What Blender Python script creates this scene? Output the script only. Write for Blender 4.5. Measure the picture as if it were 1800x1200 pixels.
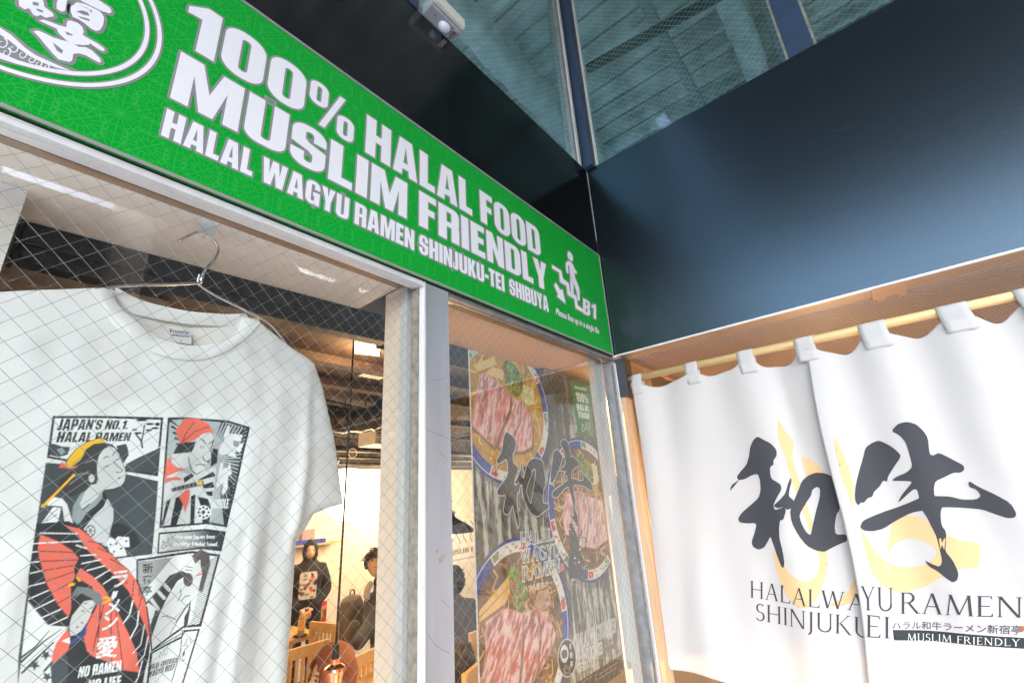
import bpy, bmesh, math, random
import numpy as np
from mathutils import Vector, Matrix, noise
from mathutils.geometry import delaunay_2d_cdt

for o in list(bpy.data.objects):
    bpy.data.objects.remove(o, do_unlink=True)
scene = bpy.context.scene
COL = scene.collection
random.seed(7)
RNG = np.random.default_rng(7)

# ---------------------------------------------------------------- camera
# solved from the vanishing points of the two walls: 16 mm lens, 2 m from the inner corner
CAM_ROT = np.array([[0.63986684, -0.766008, -0.06166182],
                    [0.21596061, 0.25624082, -0.94217921],
                    [0.73751708, 0.5895527, 0.32938756]])      # rows: right, down, forward
CAM_F = 797.65
CAM_POS = np.array([-1.8013, -0.8691, 1.85])
cam_data = bpy.data.cameras.new('camera')
cam = bpy.data.objects.new('camera', cam_data)
COL.objects.link(cam)
_r, _d, _f = CAM_ROT
cam.matrix_world = Matrix(((_r[0], -_d[0], -_f[0], CAM_POS[0]),
                           (_r[1], -_d[1], -_f[1], CAM_POS[1]),
                           (_r[2], -_d[2], -_f[2], CAM_POS[2]),
                           (0, 0, 0, 1)))
cam_data.sensor_width = 36.0
cam_data.lens = CAM_F / 1800 * 36.0
cam_data.clip_start = 0.02
cam_data.clip_end = 2000
scene.camera = cam

# ---------------------------------------------------------------- sky, sun, exposure
SUN_EL, SUN_AZ = math.radians(41), math.radians(216)        # azimuth of the sun, clockwise from +Y
world = bpy.data.worlds.new('World')
scene.world = world
world.use_nodes = True
wn = world.node_tree
wn.nodes.clear()
sky = wn.nodes.new('ShaderNodeTexSky')
sky.sky_type = 'NISHITA'
sky.sun_disc = False
sky.sun_elevation = SUN_EL
sky.sun_rotation = SUN_AZ
sky.dust_density = 1.8
sky.ozone_density = 1.0
hs = wn.nodes.new('ShaderNodeHueSaturation')
hs.inputs['Saturation'].default_value = 1.0                  # thin bright cloud
bg = wn.nodes.new('ShaderNodeBackground')
bg.inputs['Strength'].default_value = 0.15
wo = wn.nodes.new('ShaderNodeOutputWorld')
wn.links.new(sky.outputs[0], hs.inputs['Color'])
wn.links.new(hs.outputs[0], bg.inputs[0])
wn.links.new(bg.outputs[0], wo.inputs[0])
sd = bpy.data.lights.new('sun', 'SUN')
sd.energy = 1.4
sd.angle = math.radians(50)
sd.color = (1.0, 0.98, 0.955)
sun = bpy.data.objects.new('sun', sd)
COL.objects.link(sun)
_sv = Vector((math.sin(SUN_AZ) * math.cos(SUN_EL), math.cos(SUN_AZ) * math.cos(SUN_EL), math.sin(SUN_EL)))
sun.rotation_euler = _sv.to_track_quat('Z', 'Y').to_euler()

scene.view_settings.view_transform = 'Standard'
scene.view_settings.look = 'None'
scene.view_settings.gamma = 1.0
scene.view_settings.use_curve_mapping = False
scene.view_settings.exposure = 2.78
scene.render.engine = 'CYCLES'
scene.cycles.use_denoising = True
scene.cycles.use_adaptive_sampling = True
scene.cycles.adaptive_threshold = 0.025
scene.cycles.max_bounces = 8
scene.cycles.diffuse_bounces = 4
scene.cycles.glossy_bounces = 3
scene.cycles.transparent_max_bounces = 24
scene.cycles.sample_clamp_indirect = 4.0
scene.cycles.caustics_reflective = False
scene.cycles.caustics_refractive = False

# ---------------------------------------------------------------- helpers
def at(px, py, ax, val):
    """point of the photograph (1800x1200) put on the world plane axis=val"""
    r = CAM_ROT.T @ np.array([(px - 900) / CAM_F, (py - 600) / CAM_F, 1.0])
    return CAM_POS + r * ((val - CAM_POS[ax]) / r[ax])

def link(o, parent=None):
    COL.objects.link(o)
    if parent is not None:
        o.parent = parent
    return o

def tag(o, label=None, cat=None, group=None, kind=None):
    if label: o['label'] = label
    if cat: o['category'] = cat
    if group: o['group'] = group
    if kind: o['kind'] = kind
    return o

def empty(name, loc=(0, 0, 0), label=None, cat=None, group=None, kind=None, rz=0.0):
    o = bpy.data.objects.new(name, None)
    o.location = loc
    o.rotation_euler = (0, 0, rz)
    o.empty_display_size = 0.05
    link(o)
    return tag(o, label, cat, group, kind)

class MB:
    """collects simple shapes in world (or local) coordinates into one mesh"""
    def __init__(s):
        s.v = []; s.f = []
    def quad(s, a, b, c, d):
        i = len(s.v); s.v += [tuple(a), tuple(b), tuple(c), tuple(d)]; s.f.append((i, i+1, i+2, i+3)); return s
    def box(s, x0, x1, y0, y1, z0, z1, M=None):
        i = len(s.v)
        P = [(x0,y0,z0),(x1,y0,z0),(x1,y1,z0),(x0,y1,z0),(x0,y0,z1),(x1,y0,z1),(x1,y1,z1),(x0,y1,z1)]
        if M is not None: P = [tuple(M @ Vector(p)) for p in P]
        s.v += P
        s.f += [(i,i+3,i+2,i+1),(i+4,i+5,i+6,i+7),(i,i+1,i+5,i+4),(i+1,i+2,i+6,i+5),(i+2,i+3,i+7,i+6),(i+3,i,i+4,i+7)]
        return s
    def prism(s, poly, axis, a, b):
        """poly: 2D points in the other two axes, extruded along axis from a to b"""
        n = len(poly); i = len(s.v)
        def mk(p, t):
            if axis == 0: return (t, p[0], p[1])
            if axis == 1: return (p[0], t, p[1])
            return (p[0], p[1], t)
        s.v += [mk(p, a) for p in poly] + [mk(p, b) for p in poly]
        s.f.append(tuple(range(i, i+n))); s.f.append(tuple(range(i+2*n-1, i+n-1, -1)))
        for k in range(n):
            k2 = (k+1) % n
            s.f.append((i+k, i+n+k, i+n+k2, i+k2))
        return s
    def tube(s, pts, rad, n=8, cap=True):
        pts = [Vector(p) for p in pts]
        if not hasattr(rad, '__len__'): rad = [rad]*len(pts)
        i0 = len(s.v); up = Vector((0.013, 0.031, 1)).normalized(); prev = None
        for k, p in enumerate(pts):
            t = (pts[min(k+1, len(pts)-1)] - pts[max(k-1, 0)]).normalized()
            if prev is None:
                a = t.cross(up)
                if a.length < 1e-3: a = t.cross(Vector((1, 0, 0)))
                a.normalize()
            else:
                a = (prev - t*prev.dot(t)).normalized()
            prev = a; b = t.cross(a)
            for q in range(n):
                an = 2*math.pi*q/n
                s.v.append(tuple(p + (a*math.cos(an) + b*math.sin(an))*rad[k]))
        for k in range(len(pts)-1):
            for q in range(n):
                q2 = (q+1) % n
                s.f.append((i0+k*n+q, i0+k*n+q2, i0+(k+1)*n+q2, i0+(k+1)*n+q))
        if cap:
            s.f.append(tuple(i0+q for q in range(n-1, -1, -1)))
            s.f.append(tuple(i0+(len(pts)-1)*n+q for q in range(n)))
        return s
    def lathe(s, prof, n=20, c=(0, 0, 0)):
        i0 = len(s.v)
        for r, z in prof:
            for q in range(n):
                an = 2*math.pi*q/n
                s.v.append((c[0]+r*math.cos(an), c[1]+r*math.sin(an), c[2]+z))
        for k in range(len(prof)-1):
            for q in range(n):
                q2 = (q+1) % n
                s.f.append((i0+k*n+q, i0+k*n+q2, i0+(k+1)*n+q2, i0+(k+1)*n+q))
        return s
    def grid(s, fn, nu, nv):
        i0 = len(s.v)
        for j in range(nv+1):
            for i in range(nu+1):
                s.v.append(tuple(fn(i/nu, j/nv)))
        for j in range(nv):
            for i in range(nu):
                a = i0+j*(nu+1)+i
                s.f.append((a, a+1, a+nu+2, a+nu+1))
        return s
    def build(s, name, mat, parent=None, smooth=False, bevel=0.0):
        me = bpy.data.meshes.new(name)
        me.from_pydata(s.v, [], s.f)
        me.update()
        o = bpy.data.objects.new(name, me)
        if mat is not None: me.materials.append(mat)
        if smooth:
            for p in me.polygons: p.use_smooth = True
        if bevel > 0:
            m = o.modifiers.new('bevel', 'BEVEL'); m.width = bevel; m.segments = 2; m.limit_method = 'ANGLE'
        return link(o, parent)

def box(name, mat, x0, x1, y0, y1, z0, z1, parent=None, bevel=0.0):
    return MB().box(x0, x1, y0, y1, z0, z1).build(name, mat, parent, bevel=bevel)

def struct(o):
    o['kind'] = 'structure'; return o

# ---------------------------------------------------------------- materials
def mat(name, col, rough=0.6, metal=0.0, var=0.0, vscale=8.0, bump=0.0, bscale=60.0, col2=None, spec=0.5, stretch=(1, 1, 1),
        emit=None, estr=0.0, coat=0.0, sheen=0.0, translucent=0.0, rvar=0.0):
    m = bpy.data.materials.new(name)
    m.use_nodes = True
    nt = m.node_tree
    b = nt.nodes['Principled BSDF']
    b.inputs['Base Color'].default_value = (*col, 1)
    b.inputs['Roughness'].default_value = rough
    b.inputs['Metallic'].default_value = metal
    b.inputs['Specular IOR Level'].default_value = spec
    b.inputs['Coat Weight'].default_value = coat
    b.inputs['Sheen Weight'].default_value = sheen
    tc = None
    if var > 0 or bump > 0 or rvar > 0:
        tc = nt.nodes.new('ShaderNodeTexCoord')
        mp = nt.nodes.new('ShaderNodeMapping')
        mp.inputs['Scale'].default_value = stretch
        nt.links.new(tc.outputs['Object'], mp.inputs[0])
    if var > 0:
        n = nt.nodes.new('ShaderNodeTexNoise')
        n.inputs['Scale'].default_value = vscale
        n.inputs['Detail'].default_value = 6
        n.inputs['Roughness'].default_value = 0.6
        nt.links.new(mp.outputs[0], n.inputs['Vector'])
        mx = nt.nodes.new('ShaderNodeMix'); mx.data_type = 'RGBA'
        c2 = col2 if col2 else tuple(max(0, c*(1-var)) for c in col)
        mx.inputs[6].default_value = (*col, 1)
        mx.inputs[7].default_value = (*c2, 1)
        rp = nt.nodes.new('ShaderNodeValToRGB')
        rp.color_ramp.elements[0].position = 0.35; rp.color_ramp.elements[1].position = 0.68
        nt.links.new(n.outputs[0], rp.inputs[0])
        nt.links.new(rp.outputs[0], mx.inputs[0])
        nt.links.new(mx.outputs[2], b.inputs['Base Color'])
    if rvar > 0:
        n3 = nt.nodes.new('ShaderNodeTexNoise'); n3.inputs['Scale'].default_value = 5; n3.inputs['Detail'].default_value = 8
        nt.links.new(mp.outputs[0], n3.inputs['Vector'])
        mr = nt.nodes.new('ShaderNodeMapRange')
        mr.inputs['From Min'].default_value = 0.3; mr.inputs['From Max'].default_value = 0.7
        mr.inputs['To Min'].default_value = max(0, rough-rvar); mr.inputs['To Max'].default_value = min(1, rough+rvar)
        nt.links.new(n3.outputs[0], mr.inputs[0]); nt.links.new(mr.outputs[0], b.inputs['Roughness'])
    if bump > 0:
        n2 = nt.nodes.new('ShaderNodeTexNoise')
        n2.inputs['Scale'].default_value = bscale
        n2.inputs['Detail'].default_value = 4
        nt.links.new(mp.outputs[0], n2.inputs['Vector'])
        bp = nt.nodes.new('ShaderNodeBump')
        bp.inputs['Strength'].default_value = bump
        bp.inputs['Distance'].default_value = 0.01
        nt.links.new(n2.outputs[0], bp.inputs['Height'])
        nt.links.new(bp.outputs[0], b.inputs['Normal'])
    if emit is not None:
        b.inputs['Emission Color'].default_value = (*emit, 1)
        b.inputs['Emission Strength'].default_value = estr
    if translucent > 0:
        out = nt.nodes['Material Output']
        tr = nt.nodes.new('ShaderNodeBsdfTranslucent')
        tr.inputs[0].default_value = (*col, 1)
        ms = nt.nodes.new('ShaderNodeMixShader')
        ms.inputs[0].default_value = translucent
        nt.links.new(b.outputs[0], ms.inputs[1]); nt.links.new(tr.outputs[0], ms.inputs[2])
        nt.links.new(ms.outputs[0], out.inputs[0])
    return m

def glass_mat(name, tint=(0.93, 0.97, 0.96), ior=1.5, rough=0.0):
    m = bpy.data.materials.new(name); m.use_nodes = True
    nt = m.node_tree; nt.nodes.clear()
    out = nt.nodes.new('ShaderNodeOutputMaterial')
    tr = nt.nodes.new('ShaderNodeBsdfTransparent'); tr.inputs[0].default_value = (*tint, 1)
    gl = nt.nodes.new('ShaderNodeBsdfGlossy'); gl.inputs['Roughness'].default_value = rough
    fr = nt.nodes.new('ShaderNodeFresnel'); fr.inputs[0].default_value = ior
    # the pane is a closed box: fold the back faces' fresnel to that of the front
    ge = nt.nodes.new('ShaderNodeNewGeometry')
    mx = nt.nodes.new('ShaderNodeMix'); mx.data_type = 'FLOAT'
    mx.inputs[2].default_value = ior; mx.inputs[3].default_value = 1.0/ior
    nt.links.new(ge.outputs['Backfacing'], mx.inputs[0])
    nt.links.new(mx.outputs[0], fr.inputs[0])
    ms = nt.nodes.new('ShaderNodeMixShader')
    nt.links.new(fr.outputs[0], ms.inputs[0])
    nt.links.new(tr.outputs[0], ms.inputs[1]); nt.links.new(gl.outputs[0], ms.inputs[2])
    nt.links.new(ms.outputs[0], out.inputs[0])
    return m

def attr_mat(name, rough=0.7, attr='print', spec=0.4, translucent=0.0):
    """colour of a flat print, stored point by point on a fine mesh"""
    m = bpy.data.materials.new(name); m.use_nodes = True
    nt = m.node_tree; b = nt.nodes['Principled BSDF']
    a = nt.nodes.new('ShaderNodeAttribute'); a.attribute_name = attr
    nt.links.new(a.outputs['Color'], b.inputs['Base Color'])
    b.inputs['Roughness'].default_value = rough
    b.inputs['Specular IOR Level'].default_value = spec
    return m

M = {}
M['black_fascia'] = mat('black fascia', (0.0025, 0.003, 0.004), 0.14, bump=0.01, bscale=150)
M['navy_fascia'] = mat('navy fascia', (0.056, 0.076, 0.088), 0.26, metal=0.92, bump=0.012, bscale=160)
M['navy'] = mat('navy paint', (0.022, 0.045, 0.095), 0.45, var=0.25, vscale=6)
M['navy_dark'] = mat('dark navy paint', (0.010, 0.013, 0.020), 0.5)
M['alu'] = mat('aluminium', (0.50, 0.51, 0.55), 0.38, metal=0.55, var=0.18, vscale=12, stretch=(1, 1, 0.15), bump=0.03, bscale=90)
M['alu_dark'] = mat('weathered aluminium', (0.30, 0.30, 0.31), 0.5, metal=0.5, var=0.3, vscale=30)
M['alu_white'] = mat('white aluminium', (0.70, 0.72, 0.74), 0.4, metal=0.2, var=0.12, vscale=25, stretch=(1, 1, 0.2))
M['gasket'] = mat('old sealant', (0.28, 0.26, 0.21), 0.85, var=0.5, vscale=40)
M['black_rub'] = mat('black seal', (0.012, 0.012, 0.013), 0.6)
M['brown_strip'] = mat('brown strip', (0.13, 0.09, 0.055), 0.7)
M['tan_trim'] = mat('tan trim', (0.40, 0.27, 0.185), 0.55, var=0.2, vscale=6, stretch=(0.4, 6, 6))
M['plaster'] = mat('white plaster', (0.86, 0.845, 0.82), 0.9, bump=0.10, bscale=320)
M['beige_warm_lit'] = mat('beige plaster with painted warm light', (0.80, 0.58, 0.39), 0.85, bump=0.06, bscale=300)  # beige paint pushed to orange, warm lamp light put into the colour
M['wallpaper'] = mat('tan wallpaper', (0.40, 0.31, 0.235), 0.85, bump=0.35, bscale=120, stretch=(1, 1, 3))
M['black_metal'] = mat('black metal', (0.014, 0.015, 0.019), 0.42, var=0.3, vscale=200, col2=(0.03, 0.035, 0.04))
M['white_wall'] = mat('interior white wall', (0.80, 0.71, 0.57), 0.85)
M['grey'] = mat('sign grey', (0.23, 0.23, 0.25), 0.45)
M['sign_white'] = mat('sign white', (0.72, 0.74, 0.80), 0.4)
M['glass'] = glass_mat('clear wired glass', (0.97, 0.985, 0.98), 1.60)
M['glass_green'] = glass_mat('green wired glass', (0.70, 0.82, 0.79))
M['wire'] = mat('glass wire', (0.24, 0.27, 0.27), 0.45, metal=0.6)
M['wire_up'] = mat('glass wire pale', (0.60, 0.72, 0.72), 0.5, metal=0.2)
# ---------------------------------------------------------------- flat shapes: lists of (sign, polygon)
def rrect(x0, x1, y0, y1, r, n=6, corners=(1, 1, 1, 1)):
    """rounded rectangle; corners: bottom-left, bottom-right, top-right, top-left"""
    P = []
    for (cx, cy, a0, on) in ((x0+r, y0+r, 180, corners[0]), (x1-r, y0+r, 270, corners[1]),
                             (x1-r, y1-r, 0, corners[2]), (x0+r, y1-r, 90, corners[3])):
        if on:
            for k in range(n+1):
                a = math.radians(a0 + 90*k/n)
                P.append((cx + r*math.cos(a), cy + r*math.sin(a)))
        else:
            P.append({180: (x0, y0), 270: (x1, y0), 0: (x1, y1), 90: (x0, y1)}[a0])
    return P

def rc(x0, x1, y0, y1): return [(x0, y0), (x1, y0), (x1, y1), (x0, y1)]
def ell(cx, cy, rx, ry, n=28): return [(cx+rx*math.cos(2*math.pi*k/n), cy+ry*math.sin(2*math.pi*k/n)) for k in range(n)]
def thick(pts, w, closed=False):
    """a polyline as a chain of quads (w: width or a list of widths)"""
    out = []
    n = len(pts)
    W = w if hasattr(w, '__len__') else [w]*n
    for k in range(n if closed else n-1):
        a, b = np.array(pts[k], float), np.array(pts[(k+1) % n], float)
        d = b-a; L = np.hypot(*d)
        if L < 1e-9: continue
        nn = np.array([-d[1], d[0]])/L
        wa, wb = W[k]/2, W[(k+1) % n]/2
        out.append([tuple(a+nn*wa), tuple(a-nn*wa), tuple(b-nn*wb), tuple(b+nn*wb)])
        if k < n-1 or closed:
            if wb > 0: out.append(ell(b[0], b[1], wb, wb, 8))
    return out

def inside_poly(P, poly):
    x, y = P[:, 0], P[:, 1]
    c = np.zeros(len(P), bool)
    n = len(poly); j = n-1
    for i in range(n):
        xi, yi = poly[i]; xj, yj = poly[j]
        if yi != yj:
            t = ((yi > y) != (yj > y)) & (x < (xj-xi)*(y-yi)/(yj-yi)+xi)
            c ^= t
        j = i
    return c

def inside_shape(P, shape):
    m = np.zeros(len(P), bool)
    lo_all = P
    for s, poly in shape:
        A = np.asarray(poly, float)
        lo, hi = A.min(0), A.max(0)
        bb = (P[:, 0] >= lo[0]) & (P[:, 0] <= hi[0]) & (P[:, 1] >= lo[1]) & (P[:, 1] <= hi[1])
        idx = np.nonzero(bb)[0]
        if len(idx) == 0: continue
        ins = inside_poly(P[idx], poly)
        m[idx[ins]] = (s == '+')
    return m

def tri_shape(shape, step=None):
    """triangles of a shape (union / difference resolved), optionally with inner points every step"""
    vs, es = [], []
    for s, poly in shape:
        pl = []
        n = len(poly)
        for k in range(n):
            a, b = poly[k], poly[(k+1) % n]
            pl.append(a)
            if step:
                L = math.hypot(b[0]-a[0], b[1]-a[1]); c = int(L/step)
                for q in range(1, c+1):
                    t = q/(c+1); pl.append((a[0]+(b[0]-a[0])*t, a[1]+(b[1]-a[1])*t))
        i0 = len(vs)
        vs += [Vector(p) for p in pl]
        es += [(i0+k, i0+(k+1) % len(pl)) for k in range(len(pl))]
    if step:
        A = np.array([tuple(v) for v in vs]); lo, hi = A.min(0), A.max(0)
        gx = np.arange(lo[0]+step/2, hi[0], step); gy = np.arange(lo[1]+step/2, hi[1], step)
        if len(gx) and len(gy):
            G = np.stack(np.meshgrid(gx, gy), -1).reshape(-1, 2)
            G = G[inside_shape(G, shape)]
            vs += [Vector(g) for g in G]
    r = delaunay_2d_cdt(vs, es, [], 0, 1e-7)
    V = np.array([tuple(v) for v in r[0]]); F = np.array([tuple(f) for f in r[2] if len(f) == 3])
    if len(F) == 0: return V, F
    cen = V[F].mean(1)
    # tiny shrink keeps slivers on a border out
    keep = inside_shape(cen, shape)
    F = F[keep]
    used = np.unique(F); mp = -np.ones(len(V), int); mp[used] = np.arange(len(used))
    return V[used], mp[F]

def shape_mesh(name, shapes, fn, material, parent=None, step=None, smooth=False):
    """shapes: list of shapes, each triangulated alone; fn maps (u, v) to a world point"""
    vv, ff = [], []
    for sh in shapes:
        V, F = tri_shape(sh, step)
        i0 = len(vv)
        vv += [tuple(fn(v[0], v[1])) for v in V]
        ff += [tuple(int(q)+i0 for q in f) for f in F]
    me = bpy.data.meshes.new(name)
    me.from_pydata(vv, [], ff); me.update()
    me.materials.append(material)
    if smooth:
        for p in me.polygons: p.use_smooth = True
    return link(bpy.data.objects.new(name, me), parent)

def outline(shape, w):
    """the shape fattened by w all round"""
    out = []
    pos = [pl for s, pl in shape if s == '+']
    for s, pl in shape:
        if s == '-': out.append((s, shrink(pl, w)))
    res = [('+', pl) for pl in pos]
    # holes first cut, then the borders thickened over them
    res = []
    for s, pl in shape:
        res.append((s, pl))
    for s, pl in shape:
        for q in thick(list(pl), 2*w, True):
            res.append(('+', q))
    return res

def shrink(pl, w): return pl

def xf(shape, fn): return [(s, [fn(*p) for p in pl]) for s, pl in shape]

# heavy condensed capitals (cap height 1): width, shape
def _P(*polys): return [('+', list(p)) for p in polys]
ST = 0.215
HEAVY = {}
HEAVY['I'] = (ST, _P(rc(0, ST, 0, 1)))
HEAVY['H'] = (.56, _P([(0,0),(ST,0),(ST,.41),(.345,.41),(.345,0),(.56,0),(.56,1),(.345,1),(.345,.60),(ST,.60),(ST,1),(0,1)]))
HEAVY['A'] = (.60, [('+', [(0,0),(.21,0),(.225,.17),(.375,.17),(.39,0),(.60,0),(.455,1),(.145,1)]), ('-', [(.243,.34),(.357,.34),(.30,.80)])])
HEAVY['L'] = (.41, _P([(0,0),(.41,0),(.41,.185),(ST,.185),(ST,1),(0,1)]))
HEAVY['F'] = (.42, _P([(0,0),(ST,0),(ST,.41),(.38,.41),(.38,.59),(ST,.59),(ST,.815),(.42,.815),(.42,1),(0,1)]))
HEAVY['E'] = (.43, _P([(0,0),(.43,0),(.43,.185),(ST,.185),(ST,.42),(.39,.42),(.39,.595),(ST,.595),(ST,.815),(.42,.815),(.42,1),(0,1)]))
HEAVY['M'] = (.76, _P([(0,0),(.185,0),(.185,.66),(.30,0),(.46,0),(.575,.66),(.575,0),(.76,0),(.76,1),(.50,1),(.38,.44),(.26,1),(0,1)]))
HEAVY['N'] = (.56, _P([(0,0),(.19,0),(.19,.52),(.37,0),(.56,0),(.56,1),(.375,1),(.375,.46),(.20,1),(0,1)]))
HEAVY['U'] = (.56, [('+', rrect(0,.56,0,1,.2,6,(1,1,0,0))), ('-', rrect(ST,.345,.14,1.1,.06,4,(1,1,0,0)))])
HEAVY['O'] = (.56, [('+', rrect(0,.56,0,1,.24,7)), ('-', rrect(ST,.345,.14,.86,.06,5))])
HEAVY['0'] = (.55, [('+', rrect(0,.55,0,1,.245,7)), ('-', rrect(.215,.335,.15,.85,.058,5))])
HEAVY['D'] = (.56, [('+', rrect(0,.56,0,1,.22,7,(0,1,1,0))), ('-', rrect(ST,.345,.155,.845,.05,4,(0,1,1,0)))])
HEAVY['C'] = (.54, [('+', rrect(0,.54,0,1,.24,7)), ('-', rrect(ST,.335,.14,.86,.058,5)), ('-', rc(.335,.6,.42,.60))])
HEAVY['G'] = (.56, [('+', rrect(0,.56,0,1,.24,7,(1,0,1,1))), ('-', rrect(ST,.345,.14,.86,.06,5)), ('-', rc(.345,.6,.545,.66)), ('+', rc(.29,.56,.36,.53)), ('-', rc(.345,.37,-.1,.1))])
HEAVY['S'] = (.54, [('+', rrect(0,.54,0,1,.235,7)), ('-', rrect(.205,.335,.63,.86,.06,5)), ('-', [(.205,.68),(.27,.60),(.6,.50),(.6,.655),(.335,.655),(.335,.70)]),
                    ('-', rrect(.205,.335,.14,.37,.06,5)), ('-', [(.335,.32),(.27,.40),(-.05,.50),(-.05,.345),(.205,.345),(.205,.30)])])
HEAVY['J'] = (.36, [('+', rrect(0,.36,0,1,.16,6,(1,1,0,0))), ('-', rc(-.1,.145,.36,1.1)), ('-', rrect(.07,.145,.16,.5,.03,3,(1,1,0,0))), ('-', rc(-.1,.0,-.1,.1))])
HEAVY['K'] = (.58, _P([(0,0),(ST,0),(ST,.42),(.345,0),(.58,0),(.40,.54),(.56,1),(.335,1),(ST,.60),(ST,1),(0,1)]))
HEAVY['P'] = (.53, [('+', rrect(0,.53,.36,1,.19,6,(0,1,1,0))), ('-', rrect(ST,.325,.52,.85,.045,4,(0,1,1,0))), ('+', rc(0,ST,0,.5))])
HEAVY['R'] = (.56, [('+', rrect(0,.56,.40,1,.17,6,(0,1,1,0))), ('-', rrect(ST,.345,.55,.85,.045,4,(0,1,1,0))), ('+', rc(0,ST,0,.5)), ('+', rrect(.345,.56,0,.52,.08,4,(0,0,1,0))), ('+', rc(.3,.36,.41,.54))])
HEAVY['B'] = (.56, [('+', rrect(0,.55,.46,1,.17,6,(0,1,1,0))), ('+', rrect(0,.56,0,.54,.19,6,(0,1,1,0))), ('-', rrect(ST,.345,.60,.85,.045,4,(0,1,1,0))), ('-', rrect(ST,.345,.15,.43,.05,4,(0,1,1,0)))])
HEAVY['T'] = (.47, _P([(.128,0),(.342,0),(.342,.815),(.47,.815),(.47,1),(0,1),(0,.815),(.128,.815)]))
HEAVY['W'] = (.86, _P([(.11,0),(.335,0),(.43,.58),(.525,0),(.75,0),(.86,1),(.66,1),(.61,.46),(.54,1),(.32,1),(.25,.46),(.20,1),(0,1)]))
HEAVY['Y'] = (.56, _P([(.175,0),(.385,0),(.385,.38),(.56,1),(.345,1),(.28,.62),(.215,1),(0,1),(.175,.38)]))
HEAVY['1'] = (.38, _P([(.165,0),(.38,0),(.38,1),(.21,1),(.0,.80),(.0,.665),(.165,.69)]))
HEAVY['%'] = (.80, [('+', rrect(0,.31,.44,1,.14,6)), ('-', rrect(.115,.195,.54,.90,.035,4)), ('+', rrect(.49,.80,0,.56,.14,6)), ('-', rrect(.605,.685,.10,.46,.035,4)), ('+', [(.19,0),(.29,0),(.61,1),(.51,1)])])
HEAVY['-'] = (.28, _P(rc(0,.28,.34,.52)))
HEAVY["'"] = (.14, _P([(0,1),(.14,1),(.12,.68),(.03,.68)]))
HEAVY['.'] = (.18, _P(rc(0,.18,0,.18)))
HEAVY[' '] = (.20, [])

# light roman capitals with hairline strokes (cap height 1)
def _serif(x, y, w, up): return [(x-w/2, y), (x+w/2, y), (x+w*.22, y+(.035 if up else -.035)), (x-w*.22, y+(.035 if up else -.035))]
def vstem(x, w=.095, y0=0., y1=1., s0=True, s1=True):
    P = [rc(x-w/2, x+w/2, y0, y1)]
    if s0: P.append(_serif(x, y0, .24, True))
    if s1: P.append(_serif(x, y1, .24, False))
    return P
def diag(x0, y0, x1, y1, w): return [[(x0-w/2, y0), (x0+w/2, y0), (x1+w/2, y1), (x1-w/2, y1)]]
def arcb(cx, cy, rx, ry, a0, a1, wt, wm, n=14):
    """arc whose width swells from wt (top/bottom) to wm (sides)"""
    pts, W = [], []
    for k in range(n+1):
        a = math.radians(a0+(a1-a0)*k/n)
        pts.append((cx+rx*math.cos(a), cy+ry*math.sin(a))); W.append(wt+(wm-wt)*abs(math.cos(a)))
    return thick(pts, W)
def hbar(x0, x1, y, w=.045): return [rc(x0, x1, y-w/2, y+w/2)]
ROMAN = {}
def _R(c, w, *parts): ROMAN[c] = (w, [('+', p) for q in parts for p in q])
_R('H', .80, vstem(.13), vstem(.67), hbar(.13, .67, .51))
_R('A', .78, diag(.10, 0, .385, 1.0, .045), diag(.66, 0, .385, 1.0, .105), hbar(.20, .56, .36), [_serif(.10, 0, .2, True)], [_serif(.66, 0, .22, True)])
_R('L', .60, vstem(.13), hbar(.13, .54, .022), [[(.50, 0), (.56, 0), (.57, .20), (.545, .20)]])
_R('W', 1.08, diag(.10, 1, .31, 0, .10), diag(.52, .95, .31, 0, .042), diag(.52, 1.0, .74, 0, .10), diag(.96, 1, .74, 0, .042), [_serif(.10, 1, .22, False)], [_serif(.96, 1, .2, False)])
_R('Y', .72, diag(.10, 1, .36, .46, .10), diag(.62, 1, .36, .46, .045), vstem(.36, .095, 0, .48, True, False), [_serif(.10, 1, .22, False)], [_serif(.62, 1, .2, False)])
_R('U', .78, vstem(.13, .095, .28, 1, False, True), vstem(.65, .06, .28, 1, False, True), arcb(.39, .28, .26, .265, 180, 360, .06, .085))
_R('R', .76, vstem(.13), arcb(.30, .745, .22, .232, -90, 90, .045, .10), hbar(.13, .30, .977), hbar(.13, .30, .513), diag(.34, .51, .68, .0, .105), [[(.62,0),(.80,0),(.76,.03),(.66,.04)]])
_R('M', .98, diag(.10, 0, .18, 1, .045), diag(.18, 1, .48, .04, .10), diag(.80, 1, .48, .04, .045), diag(.80, 1, .87, 0, .10), [_serif(.10, 0, .2, True)], [_serif(.87, 0, .22, True)], [_serif(.17, 1, .16, False)], [_serif(.81, 1, .16, False)])
_R('E', .60, vstem(.13), hbar(.13, .52, .022), hbar(.13, .46, .51), hbar(.13, .50, .978), [[(.48, 0), (.54, 0), (.56, .17), (.53, .17)]], [[(.47, 1), (.52, 1), (.53, .85), (.50, .85)]])
_R('F', .56, vstem(.13), hbar(.13, .46, .50), hbar(.13, .50, .978), [[(.47, 1), (.52, 1), (.53, .83), (.50, .83)]])
_R('N', .84, vstem(.12, .05), vstem(.71, .05, 0, 1, False, True), diag(.12, 1, .70, 0, .11))
_R('S', .52, arcb(.27, .745, .18, .235, 35, 270, .045, .085), arcb(.25, .265, .20, .245, 90, -145, .045, .09))
_R('I', .28, vstem(.14))
_R('J', .34, vstem(.18, .095, 0.0, 1, False, True), arcb(.02, 0.0, .16, .24, 0, -75, .05, .09))
_R('K', .76, vstem(.13), diag(.20, .50, .60, 1, .045), diag(.26, .54, .66, 0, .105), [_serif(.60, 1, .2, False)], [_serif(.67, 0, .2, True)])
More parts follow.
